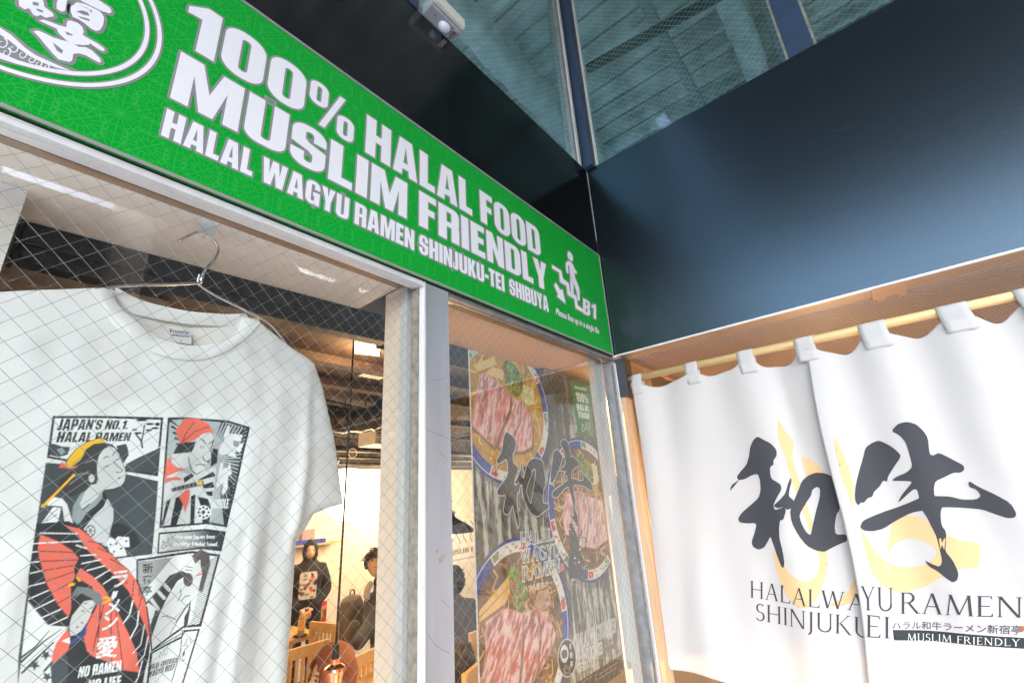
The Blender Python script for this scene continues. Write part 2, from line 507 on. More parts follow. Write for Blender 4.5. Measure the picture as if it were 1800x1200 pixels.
_R('G', .82, arcb(.44, .5, .37, .48, 45, 318, .045, .10), vstem(.72, .09, .08, .44, False, True))
_R('D', .80, vstem(.13), arcb(.28, .5, .42, .477, -90, 90, .045, .105), hbar(.13, .28, .977), hbar(.13, .28, .023))
_R('B', .70, vstem(.13), arcb(.30, .755, .20, .222, -90, 90, .045, .10), arcb(.32, .275, .24, .252, -90, 90, .045, .105), hbar(.13, .30, .977), hbar(.13, .32, .525), hbar(.13, .32, .023))
_R('T', .66, vstem(.33, .095, 0, 1, True, False), hbar(.05, .61, .978), [[(.04, 1), (.09, 1), (.07, .84), (.04, .84)]], [[(.57, 1), (.62, 1), (.62, .84), (.59, .84)]])
_R('-', .34, hbar(.05, .29, .40, .06))
_R(' ', .30)

def set_text(s, font, gap=.07, italic=0.0):
    """glyph shapes side by side in unit cap height; returns total width and list of shapes"""
    x = 0.0; out = []
    for c in s:
        w, sh = font[c]
        if sh:
            out.append([(k, [(p[0]+x+p[1]*italic, p[1]) for p in pl]) for k, pl in sh])
        x += w+gap
    return x-gap, out

_fontcache = {}
def blender_text(body, bold=0.0, vertical=False):
    """text in Blender's built-in font (with its CJK / Arabic fall-backs): triangles, normalised to height 1 / start 0"""
    key = (body, bold)
    if key in _fontcache: return _fontcache[key]
    cu = bpy.data.curves.new('t', 'FONT')
    cu.body = body; cu.size = 1.0; cu.offset = bold; cu.resolution_u = 3
    ob = bpy.data.objects.new('t', cu)
    COL.objects.link(ob)
    dg = bpy.context.evaluated_depsgraph_get()
    me = ob.evaluated_get(dg).to_mesh()
    V = np.array([tuple(v.co)[:2] for v in me.vertices]).reshape(-1, 2)
    me.calc_loop_triangles()
    F = np.array([tuple(t.vertices) for t in me.loop_triangles]).reshape(-1, 3)
    ob.evaluated_get(dg).to_mesh_clear()
    bpy.data.objects.remove(ob, do_unlink=True); bpy.data.curves.remove(cu)
    if len(V) == 0:
        V = np.zeros((3, 2)); F = np.zeros((0, 3), int)
    lo, hi = V.min(0), V.max(0)
    w = hi[0]-lo[0]
    V = V-np.array([lo[0], lo[1]])
    h = max(hi[1]-lo[1], 1e-6)
    V = V/h
    _fontcache[key] = (w/h, V, F)
    return _fontcache[key]

def quadmap(TL, TR, BR, BL):
    TL, TR, BR, BL = [np.asarray(p, float) for p in (TL, TR, BR, BL)]
    def fn(u, v):
        return (BL*(1-u)+BR*u)*(1-v) + (TL*(1-u)+TR*u)*v
    return fn

def text_mesh(name, body, fn, material, parent, bold=0.0):
    w, V, F = blender_text(body, bold)
    me = bpy.data.meshes.new(name)
    me.from_pydata([tuple(fn(v[0]/w, v[1])) for v in V], [], [tuple(int(q) for q in f) for f in F]); me.update()
    me.materials.append(material)
    return link(bpy.data.objects.new(name, me), parent)
# ---------------------------------------------------------------- the setting
M['paving'] = mat('paving', (0.53, 0.54, 0.55), 0.8, var=0.25, vscale=3, bump=0.2, bscale=50)
M['asphalt'] = mat('asphalt', (0.05, 0.05, 0.052), 0.9, var=0.3, vscale=20)
M['int_floor'] = mat('interior floor', (0.28, 0.22, 0.16), 0.6, var=0.25, vscale=4)
M['ceil_brown'] = mat('board-marked concrete ceiling', (0.075, 0.047, 0.029), 0.8, var=0.5, vscale=7, stretch=(6, 0.7, 1), col2=(0.028, 0.017, 0.011), bump=0.3, bscale=20)
M['deck'] = mat('sprayed deck', (0.56, 0.60, 0.58), 0.9, var=0.5, vscale=5, bump=0.5, bscale=25)
M['foam'] = mat('sprayed foam', (0.60, 0.64, 0.62), 0.95, var=0.3, vscale=9, bump=0.8, bscale=35)
M['pipe'] = mat('grey pipe', (0.25, 0.30, 0.31), 0.5)
M['pillar_paint'] = mat('pillar paint', (0.78, 0.66, 0.54), 0.85)
M['soffit_edge'] = mat('soffit edge board', (0.33, 0.26, 0.21), 0.5, var=.2, vscale=5, stretch=(6, .5, 1))
M['canopy'] = mat('canopy underside', (0.05, 0.05, 0.053), 0.7, var=0.2, vscale=2)
M['brown_wall'] = mat('brown cladding', (0.10, 0.07, 0.05), 0.7, var=0.3, vscale=1.2)
M['pale_wall'] = mat('pale wall', (0.66, 0.65, 0.63), 0.8, var=0.15, vscale=1)

def sheet(name, m, x0, x1, y0, y1, z, cuts=()):
    return struct(MB().quad((x0,y0,z),(x1,y0,z),(x1,y1,z),(x0,y1,z)).build(name, m))
sheet('ground', M['asphalt'], -300, 300, -300, 300, -0.02)
struct(box('pavement', M['paving'], -14, 0.0, -8.5, 0.0, -0.019, 0.0))
sheet('interior_floor', M['int_floor'], -3.2, 7.0, 0.1, 5.3, 0.004)

# restaurant shell
struct(box('interior_ceiling', M['ceil_brown'], -3.2, 7.0, 0.46, 5.3, 2.75, 2.95))
struct(box('interior_wall_back', M['white_wall'], -3.2, 7.0, 5.2, 5.3, 0.0, 2.75))
struct(box('interior_wall_side', M['white_wall'], -3.3, -3.2, 0.1, 5.3, 0.0, 2.95))
struct(box('interior_wall_end', M['white_wall'], 7.0, 7.1, 0.1, 5.3, 0.0, 2.95))
struct(box('bulkhead_wall', M['wallpaper'], -3.2, -1.545, 0.375, 0.46, 0.0, 2.43))
struct(box('header_wall', M['beige_warm_lit'], -3.2, 1.6, 0.36, 0.459, 2.43, 2.95))
struct(box('display_wall', M['plaster'], -3.2, -1.815, 0.213, 0.25, 0.0, 2.429))

# upper floor: slab, sprayed steel deck on foam-clad beams, open towards the far side of the building
struct(box('upper_slab', M['pale_wall'], -5.0, 3.4, 0.12, 2.5, 2.96, 3.30))
struct(box('upper_slab_entrance', M['pale_wall'], 0.10, 3.4, -3.2, 0.115, 2.96, 3.30))
deck = empty('roof_deck', (0, 0, 5.0), kind='structure')
def deck_panel(k, x0):
    mb = MB()
    nz = 40
    prof = [(0, .05), (.0005, .14), (.016, .14), (.020, .05), (.06, .05), (.085, 0), (.135, 0), (.16, .05), (.1999, .05)]
    P = []
    for j in range(nz+1):
        y = -3.2 + 5.6*j/nz
        P.append([(x0+p[0] + .006*noise.noise((x0+p[0], y*1.3, 1)), y, 5.0+p[1]+.02*noise.noise(((x0+p[0])*6, y*2.0, 3))) for p in prof])
    i0 = 0
    for r in P: mb.v += r
    n = len(prof)
    for j in range(nz):
        for q in range(n-1):
            a = j*n+q
            mb.f.append((a, a+n, a+n+1, a+1))
    return mb.build('deck_panel', M['deck'], None, smooth=False)
k = 0
for i in range(-8, 16):
    o = deck_panel(k, i*0.2); o.parent = deck; o.matrix_parent_inverse = Matrix.Translation((0, 0, -5.0)); k += 1
def foam_beam(x0, x1, y, z, w, h, seed, nm='foam_clad_beam'):
    mb = MB(); n = 14; L = 90
    for j in range(L+1):
        x = x0+(x1-x0)*j/L
        for q in range(n):
            a = 2*math.pi*q/n
            ca, sa = math.cos(a), math.sin(a)
            yy = y + w*np.sign(ca)*abs(ca)**.5; zz = z + h*np.sign(sa)*abs(sa)**.5
            p = Vector((x*4, yy*9, zz*9+seed))
            d = 1+.30*noise.noise(p)+.20*noise.noise(p*2.7)
            mb.v.append((x, y+(yy-y)*d, z+(zz-z)*d))
    for j in range(L):
        for q in range(n):
            q2 = (q+1) % n
            mb.f.append((j*n+q, j*n+q2, (j+1)*n+q2, (j+1)*n+q))
    return mb.build(nm, M['foam'], None, smooth=True)
for i, (y, w) in enumerate(((-0.78, .085), (0.62, .10), (-2.4, .1), (1.9, .1))):
    tag(foam_beam(-1.5 if y > 0 else 0.1, 3.2, y, 4.93, w, .13, i*5.0), ['roof beam lumpy with sprayed foam nearest the navy upper mullion', 'roof beam lumpy with sprayed foam behind the upper window over the sign',
        'roof beam lumpy with sprayed foam beyond the navy upper mullion', 'far roof beam lumpy with sprayed foam deep behind the upper glass'][i], 'roof beam', 'foam-clad beams under the roof deck')
for i, (y, r, c) in enumerate(((-0.36, .035, 'pipe'), (-0.98, .05, 'pipe'), (0.95, .03, 'pipe'))):
    tag(MB().tube([(0.06 if y < 0 else -3, y, 4.80), (3.2, y, 4.80)], r, 12).build('ceiling_pipe', M[c], None, True),
        ['slim grey pipe under the roof deck between corner post and foam beam', 'thick grey pipe under the roof deck behind the navy upper mullion', 'slim grey pipe behind the upper window over the sign'][i], 'pipe', 'pipes under the roof deck')
a_, b_ = at(1032, 122, 2, 4.55), at(1262, -6, 2, 4.55)
a_, b_ = Vector(a_), Vector(b_)
tag(MB().tube([a_-(b_-a_)*.0, b_+(b_-a_)*2], .032, 10).build('dark_cable_duct', M['black_metal'], None, True), 'straight dark pipe crossing behind the upper corner glass', 'pipe')

# what the street side of the place gives: canopy above, building across the street, street end
canopy = empty('entrance_canopy', (-2.5, -2.5, 5.2), 'dark flat canopy overhead, outside the picture', 'canopy')
def cbox(nm, m, *a, par=None):
    o = box(nm, m, *a); o.parent = par; o.matrix_parent_inverse = Matrix.Translation(-Vector(par.location)); return o
cbox('canopy_slab', M['canopy'], -6.0, 0.0, -5.0, 0.0, 5.2, 5.5, par=canopy)
across = empty('building_across_street', (-4, -12, 0), 'dark brown building across the street, seen only as reflections', 'building')
cbox('wall', M['brown_wall'], -9, 6, -13, -12, 0, 9, par=across)
cbox('wing_sky_blocker', M['brown_wall'], -0.6, 6.0, -11.6, -6.6, 0, 12, par=across)  # added unseen wing, blocks sky light so the sign darkens towards the corner
for i in range(5):
    cbox('pier', M['black_metal'], -8.4+i*2.6, -7.6+i*2.6, -11.99, -11.7, 0, 9, par=across)

# ---------------------------------------------------------------- the shop front (window wall)
def wires(name, ax, c, u0, u1, z0, z1, parent, m, r=.00033, pitch=.0336, ph=(0.0, 0.0)):
    """45 degree wire net inside a pane lying on axis ax = c"""
    mb = MB()
    def clip(s, k):
        # line z = s*u + k clipped to the pane
        pts = []
        for u in (u0, u1):
            z = s*u+k
            if z0 <= z <= z1: pts.append((u, z))
        for z in (z0, z1):
            u = (z-k)/s
            if u0 < u < u1: pts.append((u, z))
        return pts[:2] if len(pts) >= 2 else None
    for s, off in ((1, ph[0]), (-1, ph[1])):
        ks = [z0-s*u0, z1-s*u0, z0-s*u1, z1-s*u1]
        k = math.ceil((min(ks)-off)/pitch)*pitch+off
        while k < max(ks):
            p = clip(s, k)
            if p:
                d = 0.0006 if s > 0 else -0.0006
                P = [(q[0], c+d, q[1]) if ax == 1 else (c+d, q[0], q[1]) for q in p]
                mb.tube(P, r, 4, False)
            k += pitch
    o = mb.build(name, m, parent)
    o['kind'] = 'stuff'
    return o

SF = empty('shop_front', (-1.5, 0, 0), 'shop window wall under the green sign, aluminium frames and black fascia', 'shop front')
def sf(nm, m, *a, bevel=0.0):
    o = box(nm, m, *a, bevel=bevel); o.parent = SF; o.matrix_parent_inverse = Matrix.Translation((1.5, 0, 0)); return o
def own(o, P):
    o.parent = P; o.matrix_parent_inverse = Matrix.Translation(-Vector(P.location)); return o
sf('fascia_panel', M['black_fascia'], -5.0, -0.0015, 0.0, 0.06, 2.425, 3.441)
# head rail under the sign: stepped extrusion
prof = [(-.002,2.425),(-.002,2.4205),(.004,2.4205),(.004,2.417),(-.006,2.417),(-.006,2.4135),(.001,2.4135),(.001,2.411),(-.010,2.411),(-.010,2.405),(.004,2.405),(.004,2.403),(.0225,2.403),(.0225,2.425)]
own(MB().prism(prof, 0, -5.0, -1.0845).build('head_rail', M['alu_white']), SF)
own(MB().prism([(min(p[0]+.005, .0225), p[1]) for p in prof], 0, -0.9915, -0.004).build('head_rail', M['alu_dark']), SF)
sf('shadow_gap', M['black_rub'], -5.0, -0.004, -0.0025, -0.0005, 2.4232, 2.4275)
# mullion and jambs
own(MB().prism([(-1.0845, .0), (-1.0845, .045), (-.9915, .045), (-.9915, .0), (-.9945, -.004), (-1.0800, -.004)], 2, 0.0, 2.4195).build('mullion', M['alu']), SF)
sf('mullion_edge', M['alu_white'], -1.0865, -1.0805, -0.009, 0.0005, 0.0, 2.4185)
sf('glazing_strip', M['gasket'], -1.0975, -1.0867, 0.004, 0.03, 0.0, 2.404)
sf('glazing_bead', M['alu_white'], -1.0915, -1.0870, 0.000, 0.0038, 0.0, 2.404)
sf('inner_jamb', M['alu_white'], -1.1000, -0.9860, 0.0455, 0.075, 0.0, 2.427)
sf('inner_pillar', M['pillar_paint'], -1.0985, -0.9880, 0.0755, 0.145, 0.0, 2.427)
for x in (-.024, -.0105): sf('corner_jamb', M['alu'] if x > -.02 else M['alu_dark'], x, x+.0085, -.004 if x > -.02 else .004, 0.045, 0.0, 2.404)
sf('corner_seal', M['gasket'], -.0152, -.0108, 0.0, 0.03, 0.0, 2.402)
sf('corner_bead', M['alu_white'], -.0018, 0.0042, -.008, 0.004, 0.0, 2.395)
sf('corner_inner_jamb', M['alu_white'], -.0990, -.0300, 0.046, 0.075, 0.0, 2.427)
# reveal trims and soffits
for (x0, x1, m2) in ((-3.2, -1.1002, 'plaster'), (-.9858, -0.03, 'beige_warm_lit')):
    sf('reveal_trim', M['tan_trim'], x0, x1, 0.034, 0.0865, 2.4275, 2.44)
    sf('soffit_board', M[m2], x0, x1, 0.0868, 0.36, 2.430, 2.445)
# panes (each a box, its wire net inside)
def pane(nm, x0, x1, z0, z1, m, mw, y=0.030, ph=(0, 0)):
    o = sf(nm, M[m], x0, x1, y-.003, y+.003, z0, z1)
    w = wires('wire_mesh', 1, y, x0, x1, z0, z1, None, M[mw], ph=ph, r=.00033 if mw == 'wire' else .00042)
    w.parent = o
    return o
pane('window_pane', -3.2, -1.0868, 0.02, 2.404, 'glass', 'wire', ph=(0.0215, 0.0070))
pane('window_pane', -0.9914, -0.0155, 0.02, 2.410, 'glass', 'wire', ph=(0.0032, 0.0010))
# clerestory over the fascia
pane('upper_pane', -1.10, -0.0912, 3.441, 4.95, 'glass_green', 'wire_up', ph=(.01, .01))
pane('upper_pane', -5.0, -1.1901, 3.441, 4.95, 'glass_green', 'wire_up')
sf('upper_jamb', M['alu_dark'], -.0910, -.0705, 0.006, 0.05, 3.4415, 4.95)
sf('upper_jamb', M['alu_white'], -.0700, -.0500, -0.002, 0.05, 3.4415, 4.95)
sf('upper_corner_return', M['navy_dark'], -.0498, -.0290, 0.0, 0.05, 3.4415, 4.95)
sf('upper_mullion', M['navy'], -1.178, -1.110, -.004, 0.05, 3.4415, 4.95)
sf('upper_mullion_bead', M['gasket'], -1.190, -1.1785, .0, 0.045, 3.4415, 4.95)
sf('upper_mullion_bead', M['gasket'], -1.1095, -1.1000, .0, 0.045, 3.4415, 4.95)
sf('corner_post', M['navy'], -.0288, 0.028, -.048, -.0002, 3.4415, 4.95)

# ---------------------------------------------------------------- entrance wall (right): fascia, soffit, clerestory
EF = empty('entrance_facade', (0.0, -1.3, 0), 'entrance side of the building with glossy dark navy fascia and ribbed soffit', 'shop front')
def ef(nm, m, *a, bevel=0.0):
    return own(box(nm, m, *a, bevel=bevel), EF)
ef('fascia_panel', M['navy_fascia'], 0.0, 0.05, -3.2, -0.0012, 2.430, 3.441)
ef('drip_edge', M['alu_white'], -0.0035, 0.006, -3.2, -0.020, 2.4235, 2.4297)
ef('drip_edge_end', M['plaster'], -0.002, 0.012, -0.0198, -0.0015, 2.421, 2.4297)
ef('soffit_edge_board', M['soffit_edge'], 0.0062, 0.098, -3.2, -0.0345, 2.4262, 2.4299)
M['rib_gap'] = mat('rib groove', (0.045, 0.032, 0.025), 0.8)
M['rib'] = mat('ribbed soffit', (0.80, 0.80, 0.80), 0.4)  # pale: daylight on the rib sides is put into the colour
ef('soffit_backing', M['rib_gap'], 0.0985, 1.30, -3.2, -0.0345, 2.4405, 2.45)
M['rib_face_warm_lit'] = mat('ribbed soffit underside with painted warm light', (0.20, 0.145, 0.11), 0.5)  # darker brown: dim warm light on the undersides painted into the colour
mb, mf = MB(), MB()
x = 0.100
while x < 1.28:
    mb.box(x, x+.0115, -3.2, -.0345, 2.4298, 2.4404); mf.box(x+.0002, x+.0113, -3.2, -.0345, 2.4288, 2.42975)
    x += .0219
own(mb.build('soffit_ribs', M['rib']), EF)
own(mf.build('soffit_rib_faces_warm_lit', M['rib_face_warm_lit']), EF)
ef('soffit_side_trim', M['tan_trim'], 0.0062, 1.30, -0.034, -0.016, 2.412, 2.4299)
# joint plate on the edge board
p0, p1 = at(1533, 522, 2, 2.4262), at(1592, 505, 2, 2.4262)
M['tan_plate'] = mat('tan joint plate', (0.36, 0.26, 0.19), 0.5)
mb = MB().box(-.001, .120, p1[1]-.0, p0[1]+.0, 2.4215, 2.4258).box(.120, .150, p0[1]-.035, p0[1]-.012, 2.4215, 2.4258).box(.120, .150, p1[1]+.0, p1[1]+.02, 2.4215, 2.4258)
own(mb.build('joint_plate', M['tan_plate']), EF)
# clerestory right
def epane(nm, y0, y1, z0, z1, ph=(0, 0)):
    o = ef(nm, M['glass_green'], 0.027, 0.033, y0, y1, z0, z1)
    w = wires('wire_mesh', 0, 0.030, y0, y1, z0, z1, None, M['wire_up'], ph=ph, r=.00042)
    w.parent = o; return o
epane('upper_pane', -0.928, -0.0605, 3.441, 4.95)
epane('upper_pane', -3.2, -1.0345, 3.441, 4.95)
ef('upper_bead', M['brown_strip'], 0.004, 0.026, -0.0545, -0.0485, 3.4415, 4.95)
ef('upper_bead', M['alu_white'], 0.004, 0.026, -0.0600, -0.0548, 3.4415, 4.95)
ef('upper_mullion', M['navy'], -0.002, 0.05, -1.0245, -0.9378, 3.4415, 4.95)
ef('upper_bead', M['gasket'], 0.002, 0.045, -0.9375, -0.9285, 3.4415, 4.95)
ef('upper_bead', M['gasket'], 0.002, 0.045, -1.0340, -1.0248, 3.4415, 4.95)
# entrance room behind the curtain
M['wood_pale'] = mat('pale wood', (0.62, 0.41, 0.24), 0.55, var=0.18, vscale=4, stretch=(8, 8, 0.6))
M['tan_panel'] = mat('tan wall panels', (0.38, 0.27, 0.18), 0.7, var=0.15, vscale=3)
ef('wood_post', M['wood_pale'], 0.006, 0.062, -0.030, -0.0085, 0.0, 2.245)
ef('inner_bead', M['alu_white'], 0.0625, 0.070, -0.028, -0.008, 0.0, 2.236)
o = ef('side_pane', M['glass'], 0.0705, 1.30, -0.0200, -0.0150, 0.0, 2.411)
w = wires('wire_mesh', 1, -0.0175, 0.0705, 1.30, 0.0, 2.411, None, M['wire']); w.parent = o
struct(box('entrance_back_wall', M['tan_panel'], 1.31, 1.40, -3.2, 0.5, 0.0, 2.95))
struct(box('entrance_floor', M['paving'], 0.0, 1.31, -3.2, -0.0, -0.1, -0.001))
struct(box('entrance_end_wall', M['tan_panel'], 0.05, 1.31, -3.3, -3.2, 0.0, 2.95))
# tan inner wall behind the corner, with its lit slatted panel
IW = empty('inner_tan_wall', (0.5, 0.31, 0), 'tan wall with lit wooden slats behind the corner glass', 'wall')
own(box('wall_board', M['tan_panel'], -0.100, 1.309, 0.31, 0.355, 0.0, 2.4295), IW)
pA, pB = at(1047, 716, 1, 0.30), at(1047, 838, 1, 0.30)
LX0, LX1 = pA[0], 0.75
LZ1, LZ0 = pA[2], pB[2]
own(box('slat_backing', M['tan_trim'], LX0, LX1, 0.3005, 0.3095, LZ0, LZ1), IW)
nsl = 15
for i in range(nsl):
    z0 = LZ0 + (LZ1-LZ0)*(i+.12)/nsl; z1 = LZ0+(LZ1-LZ0)*(i+.82)/nsl
    own(box('slat', M['wood_pale'], LX0, LX1, 0.286, 0.3003, z0, z1), IW)
# ---------------------------------------------------------------- green sign
def green_mat():
    """printed green with a faint lattice of interlaced star lines, from overlapping rotated line families"""
    m = bpy.data.materials.new('green sign print'); m.use_nodes = True
    nt = m.node_tree; b = nt.nodes['Principled BSDF']
    tc = nt.nodes.new('ShaderNodeTexCoord')
    sep = nt.nodes.new('ShaderNodeSeparateXYZ'); nt.links.new(tc.outputs['Object'], sep.inputs[0])
    def math_(op, a, bb=None, v=None):
        n = nt.nodes.new('ShaderNodeMath'); n.operation = op
        if hasattr(a, 'node'): nt.links.new(a, n.inputs[0])
        else: n.inputs[0].default_value = a
        if bb is not None:
            if hasattr(bb, 'node'): nt.links.new(bb, n.inputs[1])
            else: n.inputs[1].default_value = bb
        return n.outputs[0]
    # tile the plane in cells of 12 cm and draw star rays + rings in each
    P = 0.085
    cx = math_('SUBTRACT', math_('PINGPONG', sep.outputs['X'], P/2), 0.0)
    cz = math_('SUBTRACT', math_('PINGPONG', sep.outputs['Z'], P/2), 0.0)
    r = math_('SQRT', math_('ADD', math_('MULTIPLY', cx, cx), math_('MULTIPLY', cz, cz)))
    a = math_('ARCTAN2', cz, cx)
    lines = None
    def band(val, width):
        return math_('LESS_THAN', math_('ABSOLUTE', val), width)
    def acc(x):
        nonlocal lines
        lines = x if lines is None else math_('MAXIMUM', lines, x)
    # rays from both lattice points
    for k in range(5):
        an = math.radians(k*22.5)
        d = math_('ADD', math_('MULTIPLY', cx, math.sin(an)), math_('MULTIPLY', cz, -math.cos(an)))
        acc(math_('MULTIPLY', band(d, .0007), math_('GREATER_THAN', r, .013)))
    for k in range(5):
        an = math.radians(k*22.5)
        d = math_('ADD', math_('MULTIPLY', math_('SUBTRACT', cx, P/2), math.sin(an)), math_('MULTIPLY', math_('SUBTRACT', cz, P/2), -math.cos(an)))
        acc(band(d, .0007))
    # zigzag ring
    star = math_('ADD', r, math_('MULTIPLY', math_('PINGPONG', a, math.radians(11.25)), 0.022))
    acc(band(math_('SUBTRACT', star, .0300), .0010))
    acc(band(math_('SUBTRACT', star, .0155), .0008))
    star2 = math_('SUBTRACT', r, math_('MULTIPLY', math_('PINGPONG', a, math.radians(11.25)), 0.022))
    acc(band(math_('SUBTRACT', star2, .0300), .0010))
    mx = nt.nodes.new('ShaderNodeMix'); mx.data_type = 'RGBA'
    mx.inputs[6].default_value = (0.001, 0.29, 0.028, 1)
    mx.inputs[7].default_value = (0.024, 0.345, 0.050, 1)
    nt.links.new(lines, mx.inputs[0]); nt.links.new(mx.outputs[2], b.inputs['Base Color'])
    b.inputs['Roughness'].default_value = 0.4; b.inputs['Specular IOR Level'].default_value = 0.15
    return m
M['green'] = green_mat()
M['sign_alu'] = mat('sign border', (0.36, 0.35, 0.36), 0.4, metal=0.4)
SX0, SX1, SZ0, SZ1 = -2.60, -0.0085, 2.4285, 2.9355
SIGN = empty('green_shop_sign', (-1.3, 0, 2.43), 'long green sign reading 100% HALAL FOOD MUSLIM FRIENDLY along the black fascia', 'sign')
own(box('panel', M['green'], SX0, SX1, -0.0075, -0.0005, SZ0, SZ1), SIGN)
bw = .0055
mb = MB().box(SX0, SX1, -.0100, -.0077, SZ1-bw, SZ1+.001).box(SX0, SX1, -.0100, -.0077, SZ0-.001, SZ0+bw).box(SX1-bw, SX1+.001, -.0100, -.0077, SZ0+bw, SZ1-bw)
own(mb.build('border', M['sign_alu']), SIGN)
YG, YW = -0.0081, -0.0087
def sign_fn(y): return lambda u, v: (u, y, v)
def word(s, x0, x1, z0, z1, gap=.065, ow=.0042):
    w, sh = set_text(s, HEAVY, gap)
    k = (x1-x0)/w; h = z1-z0
    G = [xf(q, lambda u, v: (x0+u*k, z0+v*h)) for q in sh]
    return G
# neighbours' outlines may touch: put every other outline a hair further back
def sign_text(words, ow):
    i = 0
    for w in words:
        chars = [c for c in w[0] if c != ' ']
        for g in word(*w):
            o = own(shape_mesh('letter', [g], sign_fn(YW), M['sign_white']), SIGN)
            shape_mesh('letter_outline', [outline(g, ow)], sign_fn(YG+.0002*(i % 2)), M['grey'], o)
            i += 1
sign_text([('100%', -1.689, -1.318, 2.724, 2.849), ('HALAL', -1.283, -.888, 2.724, 2.849), ('FOOD', -.848, -.511, 2.724, 2.849)], .0042)
sign_text([('MUSLIM', -1.685, -1.147, 2.587, 2.703), ('FRIENDLY', -1.105, -.484, 2.587, 2.703)], .0042)
sign_text([('HALAL', -1.685, -1.533, 2.500, 2.561), ('WAGYU', -1.516, -1.317, 2.500, 2.561), ('RAMEN', -1.301, -1.121, 2.500, 2.561),
           ('SHINJUKU-TEI', -1.104, -.746, 2.500, 2.561), ('SHIBUYA', -.719, -.494, 2.500, 2.561)], .0038)
# stair pictogram, traced from a 6.67x view of the sign corner
def zc(pts): return [(lambda q: (q[0], q[2]))(at(940+x/6.665, 420+y/6.665, 1, YW)) for x, y in pts]
pic = [
    zc([(385,165),(395,148),(412,152),(432,175),(445,205),(447,240),(436,260),(415,252),(395,228),(385,195)]),
    zc([(362,290),(375,270),(400,258),(425,272),(445,300),(465,345),(492,385),(494,402),(478,404),(466,392),(470,450),(500,520),(518,570),(526,620),(528,715),(515,722),(503,712),(495,640),(480,580),(455,520),(430,480),(416,440),(410,380),(403,318),(396,300),(388,325),(396,400),(386,404),(372,390),(366,340)]),
    zc([(415,450),(432,462),(452,500),(455,560),(457,640),(445,648),(425,632),(418,560)]),
    zc([(203,305),(312,372),(330,462),(398,520),(412,610),(488,668),(504,775),(572,828),(572,862),(480,812),(462,700),(385,655),(370,548),(295,505),(285,392),(205,343)]),
    zc([(226,540),(252,517),(297,595),(325,592),(362,756),(260,672),(275,650),(262,622)])]
B1 = [xf(s_, lambda u, v: (lambda q: (q[0], q[1]))((quadmap(*[np.array(zc([c])[0]) for c in ((566,690),(713,772),(713,936),(566,868))]))(u/1.02, v))) for s_ in set_text('B1', HEAVY, .12)[1]]
shp = [[('+', p)] for p in pic] + B1
own(shape_mesh('pictogram_outline', [outline([q for s_ in shp for q in s_], .0058)], sign_fn(YG), M['grey']), SIGN)
own(shape_mesh('stair_pictogram', shp[:3], sign_fn(YW), M['sign_white']), SIGN)
own(shape_mesh('stair_arrow', shp[3:5], sign_fn(YW), M['sign_white']), SIGN)
own(shape_mesh('floor_lettering', B1, sign_fn(YW), M['sign_white']), SIGN)
# small line of text: grey pad and white letters
q4 = [np.array([p[0], YW, p[2]]) for p in (at(977.5,541,1,YW), at(1053,577,1,YW), at(1053,590,1,YW), at(977.5,556,1,YW))]
pad = [(p[0], p[2]) for p in (at(974,537,1,YG), at(1056,573,1,YG), at(1056,592,1,YG), at(974,559,1,YG))]
own(text_mesh('small_text_outline', 'Please line up in a single file', quadmap(*[p+np.array([0, .0004, 0]) for p in q4]), M['grey'], None, .085), SIGN)
own(text_mesh('small_lettering', 'Please line up in a single file', quadmap(*q4), M['sign_white'], None, .012), SIGN)
# round emblem, partly out of the picture: rings, brush characters, wave
_e = [at(x/5.625, y/5.625, 1, YW) for x, y in ((1500,690),(1600,530),(1630,350),(1560,100),(900,885),(500,845),(0,700),(1250,830))]
_P = np.array([(p[0], p[2]) for p in _e]); _s = np.linalg.lstsq(np.c_[2*_P, np.ones(len(_P))], (_P**2).sum(1), rcond=None)[0]
ECX, ECZ = _s[0], _s[1]; ER = math.sqrt(_s[2]+ECX**2+ECZ**2)
_rad = [math.hypot(p[0]-ECX, p[2]-ECZ) for p in [at(160, y, 1, YW) for y in (157.3, 153.8, 146.9, 144.4, 136.0, 133.7, 126.6, 124.4)]]
_rad = [r*ER/_rad[0] for r in _rad]
def ring(r0, r1): return [('+', ell(ECX, ECZ, r1, r1, 96)), ('-', ell(ECX, ECZ, r0, r0, 96))]
own(shape_mesh('emblem_outline', [ring(_rad[3], _rad[0]), ring(_rad[7], _rad[4])], sign_fn(YG), M['grey']), SIGN)
own(shape_mesh('emblem_ring', [ring(_rad[2], _rad[1]), ring(_rad[6], _rad[5])], sign_fn(YW), M['sign_white']), SIGN)
def z1(pts): return [(lambda q: (q[0], q[2]))(at(x/5.625, y/5.625, 1, YW)) for x, y in pts]
